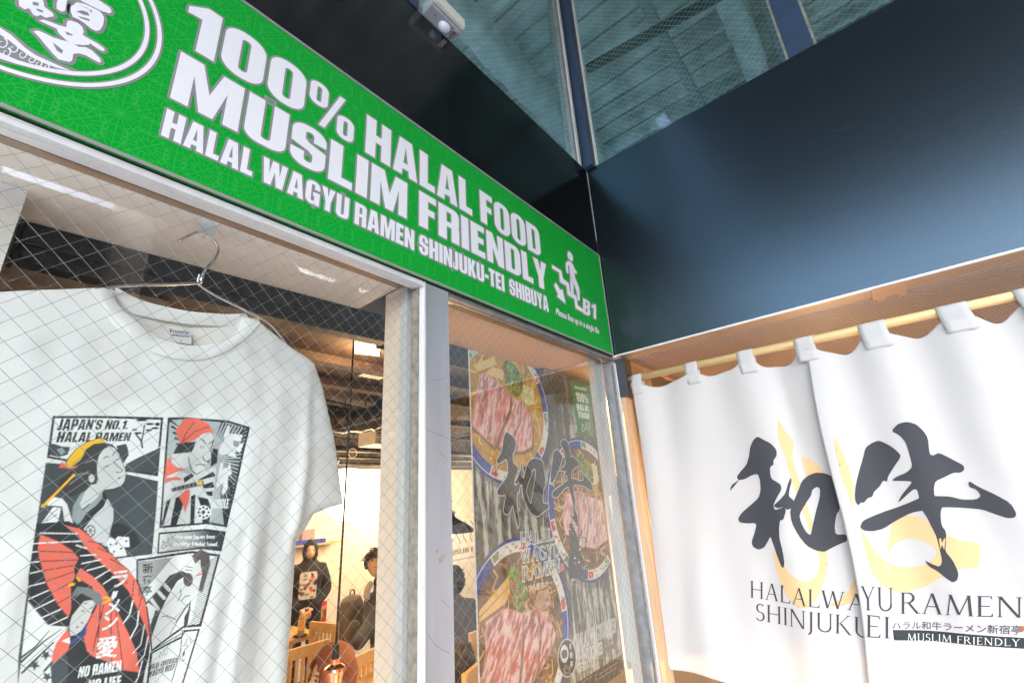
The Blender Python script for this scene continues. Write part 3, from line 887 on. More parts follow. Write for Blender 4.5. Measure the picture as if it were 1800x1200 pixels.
ch = [[('+', z1([(385,205),(430,195),(500,220),(590,255),(655,270),(665,210),(700,205),(770,230),(815,270),(830,320),(815,345),(870,380),(960,430),(1030,480),(1035,505),(1010,508),(960,480),(890,430),(880,445),(820,450),(740,440),(660,405),(580,330),(560,285),(480,250)])), ('-', z1([(645,310),(720,345),(712,356),(660,345)]))],
      [('+', z1([(330,310),(380,305),(440,330),(520,370),(600,395),(700,420),(780,465),(850,470),(910,500),(990,580),(1000,615),(980,620),(920,590),(850,550),(780,530),(725,535),(715,600),(690,615),(640,605),(580,590),(520,530),(460,460),(400,385)])), ('-', z1([(520,420),(625,500),(610,535),(560,500)]))],
      [('+', z1([(700,70),(760,25),(830,40),(900,70),(980,110),(1010,140),(1030,180),(1020,250),(990,300),(950,310),(900,285),(840,235),(780,195),(720,170),(700,120)])), ('-', z1([(750,115),(810,105),(870,125),(885,160),(830,150)])), ('-', z1([(770,160),(880,190),(890,215),(800,185)])), ('-', z1([(780,50),(910,110),(905,130),(860,80)]))],
      [('+', z1([(800,-60),(900,-40),(1000,20),(1090,80),(1105,120),(1080,135),(1000,110),(900,60),(800,10)]))],
      [('+', z1([(560,30),(600,-60),(700,-60),(660,20),(645,110),(610,118),(560,90)]))],
      [('+', z1([(180,-40),(400,-60),(430,20),(440,70),(520,130),(535,165),(500,170),(455,180),(400,150),(370,165),(330,150),(290,85),(240,95),(190,60)])), ('-', z1([(320,20),(380,30),(385,60),(330,55)])), ('-', z1([(360,85),(430,110),(420,128),(370,110)]))]]
own(shape_mesh('emblem_outline', [outline(c, .0045) for c in ch[::2]], sign_fn(YG), M['grey']), SIGN)
own(shape_mesh('emblem_outline', [outline(c, .0045) for c in ch[1::2]], sign_fn(YG+.0002), M['grey']), SIGN)
own(shape_mesh('emblem_characters', ch, sign_fn(YW), M['sign_white']), SIGN)
wave = [('+', z1([(-150,180),(0,275),(110,345),(180,410),(250,475),(350,545),(450,590),(560,640),(700,700),(560,672),(420,620),(300,560),(200,490),(90,400),(-20,330),(-150,260)]))]
curls = []
for (cx, cy, r) in ((20,430,60),(130,480,55),(60,520,50),(220,540,50),(310,590,45),(380,630,40),(460,660,30),(-60,420,60)):
    pts = [(cx+r*(1-t/14)*math.cos(-1.2+t*.62), cy+r*(1-t/14)*math.sin(-1.2+t*.62)) for t in range(11)]
    curls += [('+', z1(q)) for q in thick(pts, [16-1.0*t for t in range(11)])]
curls += [('+', z1([(-150,500),(0,520),(150,585),(300,640),(450,670),(600,690),(800,715),(600,712),(350,680),(150,630),(0,580),(-150,560)]))]
own(shape_mesh('emblem_wave', [wave+curls], sign_fn(YW+.0002), M['sign_white']), SIGN)
own(shape_mesh('emblem_wave_outline', [[('+', z1([(-150,150),(0,250),(120,315),(200,385),(280,455),(400,530),(560,610),(800,705),(600,712),(350,690),(150,640),(-150,580)]))]], sign_fn(YG+.0003), M['grey']), SIGN)

_c = (ECX+.035, ECZ+.075); _h = .042
own(text_mesh('emblem_characters', '新', quadmap(*[np.array([_c[0]+a*_h, YW, _c[1]+b*_h]) for a, b in ((-1,1),(1,1),(1,-1),(-1,-1))]), M['sign_white'], None, .02), SIGN)
# ---------------------------------------------------------------- door curtain on its pole
M['cloth'] = mat('white curtain cloth', (0.645, 0.635, 0.63), 0.85, bump=0.05, bscale=900, translucent=0.22, sheen=0.1)
M['cloth_ink'] = mat('charcoal print', (0.050, 0.052, 0.060), 0.75, spec=0.3)
M['cloth_orange'] = mat('pale orange print', (0.68, 0.475, 0.245), 0.8, spec=0.3)
M['cloth_bar'] = mat('dark green-black print', (0.030, 0.040, 0.042), 0.75, spec=0.3)
M['cloth_white'] = mat('white print', (0.78, 0.78, 0.79), 0.8, spec=0.3)
M['pole'] = mat('pale wooden pole', (0.84, 0.62, 0.30), 0.5, var=0.18, vscale=5, stretch=(20, 0.8, 20), bump=0.05, bscale=40)
XR = 0.046
_a, _b = at(1104, 667.5, 0, XR), at(1792, 518, 0, XR)
_d = (_b-_a)/abs(_b[1]-_a[1])
def rod(y):
    t = (_a[1]-y); return _a+_d*t
POLE = own(MB().tube([_a-_d*.012, _a+_d*1.75], 0.0145, 20).build('curtain_pole', M['pole'], None, True), empty('noren_pole', (XR, -0.5, 2.31), 'round pale wooden pole carrying the white door curtain', 'pole'))
BK = empty('pole_bracket', (0.03, -0.02, 2.24), 'dark slotted bracket block holding the pole end at the corner', 'bracket')
M['bracket'] = mat('bracket paint', (0.050, 0.050, 0.062), 0.5, var=0.15, vscale=15)
M['bracket_wood'] = mat('bracket side', (0.10, 0.055, 0.03), 0.6, var=0.3, vscale=20, stretch=(1, 1, .2))
b0, b1 = at(1077.5, 633, 0, 0.004), at(1104, 703, 0, 0.004)
zt, zb = 2.4115, 2.4115-.172
own(box('block', M['bracket'], 0.000, 0.016, -0.047, -0.0015, zb, zt), BK)
own(box('block_side', M['bracket_wood'], 0.0162, 0.0700, -0.047, -0.0025, zb, 2.284), BK)
own(box('block_side', M['bracket_wood'], 0.0162, 0.0700, -0.047, -0.0025, 2.335, zt), BK)
own(box('slot_back', M['black_rub'], 0.0162, 0.0700, -0.030, -0.0025, 2.2845, 2.3345), BK)

XN = 0.030
def slit(z):            # free edge of the second panel: swings towards the corner lower down
    t = np.clip((2.27-z)/1.04, 0, 1)
    return -0.716 + 0.085*t**1.3 + .010*math.sin(t*7)
def F1(y, z):
    t = (2.275-z)/1.04
    s = math.cos(2*math.pi*(y+0.085)/.213)
    v = -.010*s*max(0, 1-1.2*t)
    v += .008*math.sin(2*math.pi*(y*2.9+.22*(2.3-z))+.6)*min(1, .35+t)
    v += .0035*math.sin(2*math.pi*(y*6.3-.35*(2.3-z))+2.0)*min(1, .3+t)
    v += .006*noise.noise((y*5, z*2.2, 4.0))+.0018*noise.noise((y*16+z*5, z*7, 2.0))
    # pinched pleat running down from the third loop
    yc = -.60-.05*t
    v += .007*math.exp(-((y-yc)/.028)**2)*math.exp(-((t-.12)/.22)**2)
    return XN + v
def F2(y, z):
    t = (2.275-z)/1.04
    s = math.cos(2*math.pi*(y+0.72)/.19)
    v = -.011*s*max(0, 1-1.1*t)
    v += .008*math.sin(2*math.pi*(y*2.3-.30*(2.3-z))+2.2)*min(1, .35+t)
    v += .0035*math.sin(2*math.pi*(y*5.1+.25*(2.3-z))+.5)*min(1, .3+t)
    v += .006*noise.noise((y*4, z*2.0, 9.0))+.0018*noise.noise((y*15-z*5, z*7, 5.0))
    e = y-slit(z)
    v += -.006*math.exp(-(e/.05)**2)
    return min(XN - .004 + v, F1(y, z)-.0022 if y > -0.76 else 1.0)
LOOPS = [(1112.5, 1130), (1205, 1227), (1297, 1325), (1396.5, 1430), (1509, 1556), (1645, 1700)]
LY = []
for (p, q) in LOOPS:
    yl = at(p, 668-(p-1104)*.218, 0, XR)[1]; yr = at(q, 668-(q-1104)*.218, 0, XR)[1]
    LY.append((yl, yr))
LY += [(-1.235, -1.305), (-1.43, -1.50)]
LC = [(a+b)/2 for a, b in LY]
def top_z(y, z0off=.034):
    z = rod(y)[2]-.036
    # sag between the loops
    for k in range(len(LY)-1):
        a, b = LY[k][1], LY[k+1][0]
        if b < y < a:
            t = (a-y)/(a-b); amp = (.022, .024, .044, .038, .028, .030, .024)[k]
            return z-amp*math.sin(math.pi*t)**.8*(1+.25*math.sin(2*math.pi*t+k))
    return z
NOREN = empty('noren_curtain', (XN, -0.7, 1.24), 'white split door curtain printed with two black brush characters, hung on the wooden pole', 'curtain')
def panel(name, yl, yr, zbot, F, nu, nv):
    mb = MB()
    for j in range(nv+1):
        t = j/nv
        for i in range(nu+1):
            u = i/nu
            # left / right edges at this height
            yt = yl(2.27)+(yr(2.27)-yl(2.27))*u
            ztop = top_z(yt); zz = ztop+(zbot(u)-ztop)*t
            y = yl(zz)+(yr(zz)-yl(zz))*u
            mb.v.append((F(y, zz), y, zz))
    for j in range(nv):
        for i in range(nu):
            a = j*(nu+1)+i
            mb.f.append((a, a+1, a+nu+2, a+nu+1))
    o = mb.build(name, M['cloth'], None, True)
    sm = o.modifiers.new('thickness', 'SOLIDIFY'); sm.thickness = .0009; sm.offset = 0
    return own(o, NOREN)
def l1(z): return -0.066 + .040*np.clip((2.28-z)/1.05, 0, 1)**1.2 + .004*math.sin(z*9)
def r1(z): return -0.752 + .02*np.clip((2.28-z)/1.05, 0, 1)
P1 = panel('curtain_panel', l1, r1, lambda u: 1.236-.035*u+.01*math.sin(u*9), F1, 150, 150)
P2 = panel('curtain_panel', slit, lambda z: -1.50, lambda u: 1.205-.02*u+.008*math.sin(u*8), F2, 160, 150)
# hems: stitched double edge along the left edge and the bottom
def hemline(F, pts, off):
    return [(F(y, z)-off, y, z) for y, z in pts]
for k, (ya, yb) in enumerate(LY):
    c = rod((ya+yb)/2); path = []
    front = F1 if k < 4 else F2
    if k == 3: front = F2
    prof = []
    y_m = (ya+yb)/2
    xs = front(y_m, c[2]-.075)-.0022
    for q_ in np.linspace(0, 1, 9): prof.append((xs+(c[0]-.0162-xs)*max(0, q_-.45)/.55, c[2]-.078+.074*q_))
    for a in np.linspace(170, -10, 14):
        an = math.radians(a); prof.append((c[0]+.0162*math.cos(an), c[2]+.0162*math.sin(an)))
    prof += [(c[0]+.008, c[2]-.03), (front(y_m, c[2]-.06)+.002, c[2]-.062)]
    mb = MB()
    n = len(prof); skew = .006
    for j in range(5):
        y = ya+(yb-ya)*j/4
        zoff = (rod(y)-rod(y_m))
        for i, (x, z) in enumerate(prof):
            yy = y-.004*max(0, 1-i/6)
            mb.v.append((x, yy, z+zoff[2]))
    for j in range(4):
        for i in range(n-1):
            a = j*n+i; mb.f.append((a, a+1, a+n+1, a+n))
    o = mb.build('loop', M['cloth'], None, True)
    sm = o.modifiers.new('thickness', 'SOLIDIFY'); sm.thickness = .0012; sm.offset = 0
    own(o, NOREN)
def zn(x, y, X=XN):
    q = at(1200+x/2.4, 700+y/2.4, 0, X); return (q[1], q[2])
def zl(pts, X=XN): return [zn(x, y, X) for x, y in pts]
def on_cloth(F, off): return lambda y, z: (F(y, z)-off, y, z)
KANJI_A = [[(318,160),(345,175),(375,190),(397,215),(400,240),(384,265),(388,278),(371,290),(373,322),(380,340),(402,352),(418,364),(420,385),(402,415),(385,448),(392,470),(415,462),(432,455),(440,470),(428,512),(415,510),(410,545),(412,590),(425,640),(433,690),(428,714),(418,705),(400,660),(385,615),(372,580),(362,600),(345,628),(320,638),(296,625),(290,605),(305,560),(312,525),(270,527),(238,522),(233,505),(250,480),(285,450),(320,420),(330,390),(328,345),(318,318),(295,322),(262,340),(235,345),(226,330),(245,305),(268,280),(280,245),(285,205),(300,175)],
           [(226,350),(242,338),(215,372),(196,392),(205,365)],
           [(385,452),(415,425),(437,398),(446,358),(457,332),(461,348),(452,385),(450,412),(472,430),(464,458),(445,470),(430,455),(405,462)]]
KANJI_B = ([(500,350),(525,325),(560,312),(600,315),(635,330),(648,350),(655,395),(665,440),(662,470),(648,490),(640,540),(645,575),(690,572),(696,600),(660,615),(625,632),(597,648),(560,640),(525,620),(490,575),(462,520),(455,470),(475,420),(490,380)],
           [(545,385),(565,372),(578,380),(577,415),(560,480),(548,535),(540,578),(520,560),(500,520),(493,490),(520,440),(540,410)])
KANJI_C = [[(770,205),(800,185),(825,176),(850,185),(885,205),(918,235),(918,250),(890,290),(865,330),(862,352),(845,345),(830,372),(805,395),(800,415),(780,420),(765,440),(752,438),(740,452),(727,430),(728,380),(740,320),(760,250)],
           [(885,130),(910,105),(950,98),(985,108),(1015,135),(1035,165),(1042,235),(1058,240),(1080,228),(1108,240),(1150,262),(1188,282),(1190,300),(1175,313),(1145,312),(1105,332),(1068,348),(1060,375),(1062,412),(1100,445),(1088,480),(1092,535),(1112,562),(1112,605),(1108,645),(1140,682),(1165,735),(1160,768),(1140,778),(1115,762),(1075,730),(1040,712),(1020,685),(1052,700),(1085,712),(1096,690),(1085,635),(1072,585),(1052,545),(1030,500),(1005,465),(990,430),(998,420),(990,385),(975,382),(945,408),(905,445),(925,405),(955,370),(970,350),(930,348),(878,347),(905,328),(945,312),(970,288),(958,240),(942,185),(915,155),(885,140)],
           [(748,542),(760,515),(800,497),(850,478),(900,462),(960,438),(1010,415),(1060,411),(1130,413),(1180,427),(1238,427),(1260,412),(1243,385),(1208,372),(1208,346),(1252,374),(1320,405),(1382,440),(1408,485),(1400,502),(1370,505),(1325,490),(1265,468),(1180,461),(1100,458),(1030,470),(965,482),(895,520),(845,552),(800,561),(765,557)]]
def chaikin(P, it=1):
    for _ in range(it):
        Q = []
        for k in range(len(P)):
            a, b = P[k], P[(k+1) % len(P)]
            Q += [(a[0]*.8+b[0]*.2, a[1]*.8+b[1]*.2), (a[0]*.2+b[0]*.8, a[1]*.2+b[1]*.8)]
        P = Q
    return P
KANJI_A = [chaikin(p) for p in KANJI_A]; KANJI_B = tuple(chaikin(p) for p in KANJI_B); KANJI_C = [chaikin(p) for p in KANJI_C]
def S(polys): return [('+', p) for p in polys]
shA = S([zl(p) for p in KANJI_A])
shB = [('+', zl(KANJI_B[0])), ('-', zl(KANJI_B[1]))]
shC = S([zl(p, XN-.012) for p in KANJI_C]) + [('-', zl([(1082,592),(1090,590),(1095,610),(1104,590),(1110,592),(1104,640),(1095,618),(1088,638)], XN-.012))]
O1 = [(400,82),(420,120),(465,180),(462,245),(475,300),(500,370),(545,520),(575,590),(605,640),(612,690),(600,760),(570,840),(530,878),(490,880),(440,830),(400,740),(382,640),(395,640),(425,700),(470,750),(515,770),(555,760),(575,720),(578,680),(560,620),(530,540),(490,430),(455,330),(430,240),(402,170)]
O2 = [(497,242),(530,252),(570,280),(605,320),(560,330),(525,335),(508,300)]
O3 = [(638,155),(665,200),(700,290),(725,380),(720,450),(740,520),(780,600),(830,670),(880,705),(940,718),(1000,712),(1050,690),(1075,650),(1060,625),(1010,600),(960,592),(910,605),(880,630),(862,655),(870,590),(880,530),(900,500),(950,492),(1010,500),(1060,545),(1120,580),(1190,605),(1262,608),(1250,720),(1200,715),(1150,725),(1090,760),(1020,800),(950,822),(890,818),(840,790),(800,740),(775,660),(760,580),(728,480),(705,420),(672,330),(645,220)]
O4 = [(610,872),(660,850),(700,810),(720,760),(735,800),(725,850),(690,870),(650,878)]
def pr(name, shapes, F, off, m, step=.008):
    o = shape_mesh(name, shapes, on_cloth(F, off), m, None, step, True); return own(o, NOREN)
O1, O2, O3, O4 = [chaikin(p) for p in (O1, O2, O3, O4)]
pr('orange_emblem', [S([zl(O1)]), S([zl(O2)]), S([zl(O4)])], F1, .0010, M['cloth_orange'])
pr('orange_emblem', [S([zl(O3, XN-.012)])], F2, .0010, M['cloth_orange'])
pr('brush_character', [shA, shB], F1, .0016, M['cloth_ink'])
pr('brush_character', [shC], F2, .0016, M['cloth_ink'])
def cloth_text(name, s, quad, F, X, m, off=.0016, gap=.05):
    w, sh = set_text(s, ROMAN, gap)
    q = quadmap(*[zn(*c, X) for c in quad])
    return pr(name, [xf(g, lambda u, v: tuple(q(u/w, v))) for g in sh], F, off, m, .012)
cloth_text('lettering', 'HALAL', ((283,768),(582,806),(582,880),(283,838)), F1, XN, M['cloth_ink'])
cloth_text('lettering', 'WAG', ((583,806),(865,838),(865,908),(583,880)), F1, XN, M['cloth_ink'])
cloth_text('lettering', 'SHINJUKU', ((306,863),(800,930),(800,1012),(306,935)), F1, XN, M['cloth_ink'])
X2 = XN-.012
cloth_text('lettering', 'YU', ((750,788),(890,802),(892,900),(752,888)), F2, X2, M['cloth_ink'])
cloth_text('lettering', 'RAMEN', ((915,822),(1440,840),(1440,926),(915,912)), F2, X2, M['cloth_ink'])
cloth_text('lettering', 'EI', ((772,908),(878,924),(878,1014),(772,1002)), F2, X2, M['cloth_ink'])
pr('name_bar', [S([zl([(886,978),(1100,990),(1460,1012),(1460,1058),(1100,1035),(892,1022)], X2)])], F2, .0010, M['cloth_bar'])
cloth_text('lettering', 'MUSLIM FRIENDLY', ((948,996),(1424,1016),(1424,1046),(948,1028)), F2, X2, M['cloth_white'], .0018, .10)
_w, _V, _T = blender_text('ハラル和牛ラーメン新宿亭', .006)
q = quadmap(*[zn(*c, X2) for c in ((884,944),(1434,958),(1434,998),(884,976))])
me = bpy.data.meshes.new('lettering')
me.from_pydata([(F2(*q(v[0]/_w, v[1]))-.0016, *q(v[0]/_w, v[1])) for v in _V], [], [tuple(int(a) for a in f) for f in _T]); me.update(); me.materials.append(M['cloth_ink'])
own(link(bpy.data.objects.new('lettering', me)), NOREN)
dot = zn(1440, 972, X2)
pr('red_dot', [S([ell(dot[0], dot[1], .006, .006, 12)])], F2, .0016, mat('red print', (.55, .12, .03), .8))

# stitched hems: a doubled strip of cloth along the edges of each panel
def strip(path, w):
    P = np.array(path); out = []
    T = np.gradient(P, axis=0); N = np.stack([-T[:, 1], T[:, 0]], -1); N /= np.linalg.norm(N, axis=1)[:, None]
    return [tuple(p) for p in P]+[tuple(p) for p in (P+N*w)[::-1]]
zs_ = np.linspace(2.24, 1.25, 60)
def hem(path, w, F): 
    pr('hem', [S([strip(path, w)])], F, .0012, M['cloth'], .012)
hem([(l1(z)-.001, z) for z in zs_], -.013, F1)
# ---------------------------------------------------------------- prints: a small painter on numpy canvases
def s2l(c):
    c = np.asarray(c, float)/255.0
    return np.where(c <= .04045, c/12.92, ((c+.055)/1.055)**2.4)
class Canvas:
    def __init__(s, x0, x1, z0, z1, res, bg):
        s.x0, s.x1, s.z0, s.z1 = x0, x1, z0, z1
        s.W = int(round((x1-x0)/res)); s.H = int(round((z1-z0)/res)); s.k = 2
        s.w, s.h = s.W*s.k, s.H*s.k
        s.a = np.zeros((s.h, s.w, 3)); s.a[:] = s2l(bg)
    def mask(s, shape):
        P = np.concatenate([np.asarray(pl, float) for sg, pl in shape])
        ix0 = max(0, int((P[:, 0].min()-s.x0)/(s.x1-s.x0)*s.w)-1); ix1 = min(s.w, int((P[:, 0].max()-s.x0)/(s.x1-s.x0)*s.w)+2)
        iy0 = max(0, int((P[:, 1].min()-s.z0)/(s.z1-s.z0)*s.h)-1); iy1 = min(s.h, int((P[:, 1].max()-s.z0)/(s.z1-s.z0)*s.h)+2)
        if ix1 <= ix0 or iy1 <= iy0: return None
        gx = s.x0+(np.arange(ix0, ix1)+.5)/s.w*(s.x1-s.x0); gz = s.z0+(np.arange(iy0, iy1)+.5)/s.h*(s.z1-s.z0)
        G = np.stack(np.meshgrid(gx, gz), -1).reshape(-1, 2)
        return (slice(iy0, iy1), slice(ix0, ix1)), inside_shape(G, shape).reshape(len(gz), len(gx)), G.reshape(len(gz), len(gx), 2)
    def fill(s, shape, col, alpha=1.0, fn=None):
        if not shape: return
        if not isinstance(shape[0][0], str): shape = [('+', shape)]
        r = s.mask(shape)
        if r is None: return
        sl, m, G = r
        c = s2l(col)
        tgt = s.a[sl]
        if fn is not None:
            cc = fn(G)
            tgt[m] = cc[m]
        else:
            tgt[m] = tgt[m]*(1-alpha)+c*alpha
    def line(s, pts, w, col):
        s.fill([('+', q) for q in thick(pts, w)], col)
    def text(s, body, quad, col, font=None, gap=.07, italic=0, ow=0, ocol=None, bold=0.0):
        q = quadmap(*quad)
        if font is not None:
            w, sh = set_text(body, font, gap, italic)
            w += italic
            G = [xf(g, lambda u, v: tuple(q(u/w, v))) for g in sh]
            if ow:
                for g in G: s.fill(outline(g, ow), ocol)
            for g in G: s.fill(g, col)
        else:
            w, V, F = blender_text(body, bold)
            Q = [tuple(q(v[0]/w, v[1])) for v in V]
            for f in F: s.fill([('+', [Q[f[0]], Q[f[1]], Q[f[2]]])], col)
    def mesh(s, name, fn, material, parent):
        a = s.a.reshape(s.H, s.k, s.W, s.k, 3).mean((1, 3))
        xs = s.x0+(np.arange(s.W)+.5)/s.W*(s.x1-s.x0); zs = s.z0+(np.arange(s.H)+.5)/s.H*(s.z1-s.z0)
        X, Z = np.meshgrid(xs, zs)
        P = fn(X, Z)
        n = s.W*s.H
        me = bpy.data.meshes.new(name)
        idx = np.arange(n).reshape(s.H, s.W)
        q = np.stack([idx[:-1, :-1], idx[:-1, 1:], idx[1:, 1:], idx[1:, :-1]], -1).reshape(-1, 4)
        me.vertices.add(n); me.vertices.foreach_set('co', P.reshape(-1).astype(np.float32))
        me.loops.add(len(q)*4); me.loops.foreach_set('vertex_index', q.reshape(-1).astype(np.int32))
        me.polygons.add(len(q)); me.polygons.foreach_set('loop_start', (np.arange(len(q))*4).astype(np.int32))
        me.polygons.foreach_set('use_smooth', np.ones(len(q), bool))
        me.update(calc_edges=True)
        at_ = me.color_attributes.new('print', 'FLOAT_COLOR', 'POINT')
        c4 = np.ones((n, 4), np.float32); c4[:, :3] = a.reshape(-1, 3)
        at_.data.foreach_set('color', c4.reshape(-1))
        me.materials.append(material)
        return link(bpy.data.objects.new(name, me), parent)

# ---------------------------------------------------------------- T-shirt on a wire hanger behind the glass
M['shirt'] = mat('white jersey', (0.80, 0.81, 0.81), 0.9, bump=0.04, bscale=700, translucent=0.10, sheen=0.15)
M['rib_knit'] = mat('ribbed collar', (0.78, 0.79, 0.79), 0.9, bump=0.15, bscale=500)
YS = 0.120
def px2(pts, y): return [(lambda q: (q[0], q[2]))(at(a, b, 1, y)) for a, b in pts]
right = px2([(457,567),(480,585),(512,611),(535,625),(552,638),(568,685),(588,775),(603,885)], YS)
hem_r = px2([(576,893),(551,903),(535,932),(520,951)], YS)
side_r = px2([(516,1010),(512,1080),(503,1200)], YS)
CXS = -1.572
left = px2([(167,506),(120,508),(60,510),(0,513)], YS)+[(2*CXS-x, z+.004) for x, z in right[4:]]
hem_l = [(2*CXS-x, z) for x, z in hem_r]; side_l = [(2*CXS-x, z) for x, z in side_r]
YF = 0.086
front_neck = px2([(169,513),(187,560),(213,590),(253,617),(300,633),(347,635),(393,620),(430,593),(457,567)], YF+.012)
back_neck = px2([(188,508),(230,530),(290,548),(350,556),(420,560),(452,562)], YS+.02)
sil = right+hem_r+side_r+[(side_r[-1][0]+.005, 1.50)]
sil_l = left+hem_l+side_l+[(side_l[-1][0]-.005, 1.50)]
edges = [(sil[k], sil[k+1]) for k in range(len(sil)-1)]+[(sil_l[k], sil_l[k+1]) for k in range(len(sil_l)-1)]
EA = np.array([e[0] for e in edges]); EB = np.array([e[1] for e in edges])
def dist_sil(X, Z):
    P = np.stack([X.ravel(), Z.ravel()], -1)
    d = np.full(len(P), 9.0)
    for a, b in zip(EA, EB):
        ab = b-a; t = np.clip(((P-a)@ab)/(ab@ab), 0, 1)
        d = np.minimum(d, np.hypot(*(P-(a+t[:, None]*ab)).T))
    return d.reshape(X.shape)
ARMPIT = px2([(520,951)], YS)[0]; SHOULD = px2([(548,640)], YS)[0]
def front_y(X, Z):
    X = np.asarray(X, float); Z = np.asarray(Z, float)
    d = dist_sil(X, Z)
    bul = .036*np.sqrt(np.clip(d, 0, .13)/.13)
    t = np.clip((2.12-Z)/.55, 0, 1)
    fo = .0045*np.sin(2*np.pi*((X-CXS)*7.2+.5*(2.1-Z))+.8)*t
    fo += .003*np.sin(2*np.pi*((X-CXS)*13.0-.9*(2.1-Z))+2.4)*t*np.clip((X-CXS+.15)/.2, 0, 1)
    fo += .007*np.exp(-((X-(-1.375-.05*t))/.016)**2)*t - .004*np.exp(-((X-(-1.40-.05*t))/.014)**2)*t
    # soft swag folds from the shoulders to the chest
    fo += .004*np.sin(60*(Z-2.05)+14*np.abs(X-CXS))*np.exp(-((Z-2.13)/.05)**2)*np.clip(np.abs(X-CXS)/.1, 0, 1)
    # small wrinkles of the knit
    rw = np.random.default_rng(12)
    for _k in range(14):
        th = rw.uniform(-.6, .6)+(math.pi/2 if _k % 3 else 0); wl = rw.uniform(.035, .11); ph = rw.uniform(0, 6.28)
        fo += rw.uniform(.0001, .00045)*np.sin(2*np.pi*(X*math.sin(th)+Z*math.cos(th)+.01*np.sin(Z*21+ph))/wl+ph)
    # valley between sleeve and body
    for sgn in (1, -1):
        ax = ARMPIT[0] if sgn > 0 else 2*CXS-ARMPIT[0]; bx = SHOULD[0] if sgn > 0 else 2*CXS-SHOULD[0]
        tt = np.clip((Z-ARMPIT[1])/(SHOULD[1]-ARMPIT[1]), 0, 1)
        xc = ax+(bx-ax)*tt-sgn*.012
        fo -= -.012*np.exp(-((X-xc)/.013)**2)*(1-tt)**.6*(Z > ARMPIT[1]-.02)
    return YS-bul-fo*np.clip(d/.03, 0, 1)*-1*-1
def back_y(X, Z):
    d = dist_sil(np.asarray(X, float), np.asarray(Z, float))
    return YS+.022*np.sqrt(np.clip(d, 0, .13)/.13)+.0008
def sheet_poly(neck): return sil_l[::-1]+neck+sil
SHIRT = empty('white_t_shirt', (CXS, YS, 1.5), 'white printed T-shirt hanging on a wire hanger behind the wired glass', 't-shirt')
def cloth_sheet(name, poly, yf, m, step):
    V, F = tri_shape([('+', poly)], step)
    Y = yf(V[:, 0], V[:, 1])
    me = bpy.data.meshes.new(name)
    me.from_pydata([(v[0], y, v[1]) for v, y in zip(V, Y)], [], [tuple(int(a) for a in f) for f in F]); me.update()
    for p in me.polygons: p.use_smooth = True
    me.materials.append(m)
    return own(link(bpy.data.objects.new(name, me)), SHIRT)
cloth_sheet('shirt_front', sil_l[::-1]+front_neck+sil, front_y, M['shirt'], .0065)
cloth_sheet('shirt_back', sil_l[::-1]+back_neck+sil, back_y, M['shirt'], .012)
# ribbed collar: front band and back band
inner = px2([(197,497),(211,540),(240,570),(273,597),(313,610),(353,611),(393,600),(420,580),(433,551)], YF+.014)
outer = px2([(165,506),(186,561),(213,592),(253,619),(300,635),(347,637),(393,622),(431,595),(459,567)], YF+.012)
def resample(P, n):
    P = np.array(P); s = np.r_[0, np.cumsum(np.hypot(*np.diff(P, axis=0).T))]; t = np.linspace(0, s[-1], n)
    # smooth with catmull-like averaging
    Q = np.stack([np.interp(t, s, P[:, k]) for k in (0, 1)], -1)
    for _ in range(6):
        Q[1:-1] = (Q[:-2]+2*Q[1:-1]+Q[2:])/4
    return Q
I_, O_ = resample(inner, 60), resample(outer, 60)
mb = MB()
for r in range(7):
    w = r/6
    for k in range(60):
        p = I_[k]*(1-w)+O_[k]*w
        e = abs(k/59-.5)*2
        y = float(front_y(np.array([O_[k][0]]), np.array([O_[k][1]]))[0])-.0026
        y += (1-w)*(.002+.012*e) - .0035*math.sin(math.pi*w)
        mb.v.append((p[0], y, p[1]))
for r in range(6):
    for k in range(59):
        a = r*60+k; mb.f.append((a, a+1, a+61, a+60))
own(mb.build('collar', M['rib_knit'], None, True), SHIRT)
bi = resample(px2([(202,502),(235,522),(267,533),(333,547),(400,552),(433,550)], YS+.012), 40)
bo = resample(px2([(205,540),(232,551),(290,563),(337,570),(413,573),(440,566)], YS+.012), 40)
mb = MB().grid(lambda u, v: (lambda p: (p[0], YS+.014-.002*math.sin(math.pi*v), p[1]))(bi[int(round(u*39))]*(1-v)+bo[int(round(u*39))]*v), 39, 4)
own(mb.build('collar_back', M['rib_knit'], None, True), SHIRT)
# size label
lab = [np.array([p[0], YS+.0115, p[2]]) for p in (at(295,576,1,YS+.0115), at(335,578,1,YS+.0115), at(337,605,1,YS+.0115), at(299,600,1,YS+.0115))]
own(MB().quad(*lab).build('size_label', M['cloth_white']), SHIRT)
def labq(x0, x1, y0, y1): 
    f = quadmap(*lab); d = np.array([0, -.0008, 0])
    return [f(x0, y1)+d, f(x1, y1)+d, f(x1, y0)+d, f(x0, y0)+d]
own(text_mesh('label_lettering', 'Printstar', quadmap(*labq(.06, .94, .62, .92)), M['cloth_ink'], None), SHIRT)
M['blue_ink'] = mat('blue print', (.03, .10, .35), .8)
own(MB().quad(*labq(.08, .92, .46, .52)).build('label_rule', M['blue_ink']), SHIRT)
own(text_mesh('label_lettering', 'L', quadmap(*labq(.47, .55, .10, .24)), M['cloth_ink'], None), SHIRT)

# ---- print on the chest
INK, DK, MID, PALE, WHT = (40, 44, 48), (68, 76, 80), (150, 163, 166), (214, 217, 216), (236, 238, 238)
RED, YEL, BLU = (238, 112, 92), (240, 190, 35), (62, 74, 128)
YP = YF+.003
cv = Canvas(-1.735, -1.415, 1.56, 2.045, .00095, (230, 232, 232))
cv.a[:] = np.array([.80, .81, .81])
def zf(x0, y0, k): return lambda pts: px2([(x0+a/k, y0+b/k) for a, b in pts], YP)
zA, zB, zC, zD = zf(60, 720, 5), zf(260, 720, 5), zf(30, 920, 4.284), zf(220, 920, 4.286)
LW = .0016
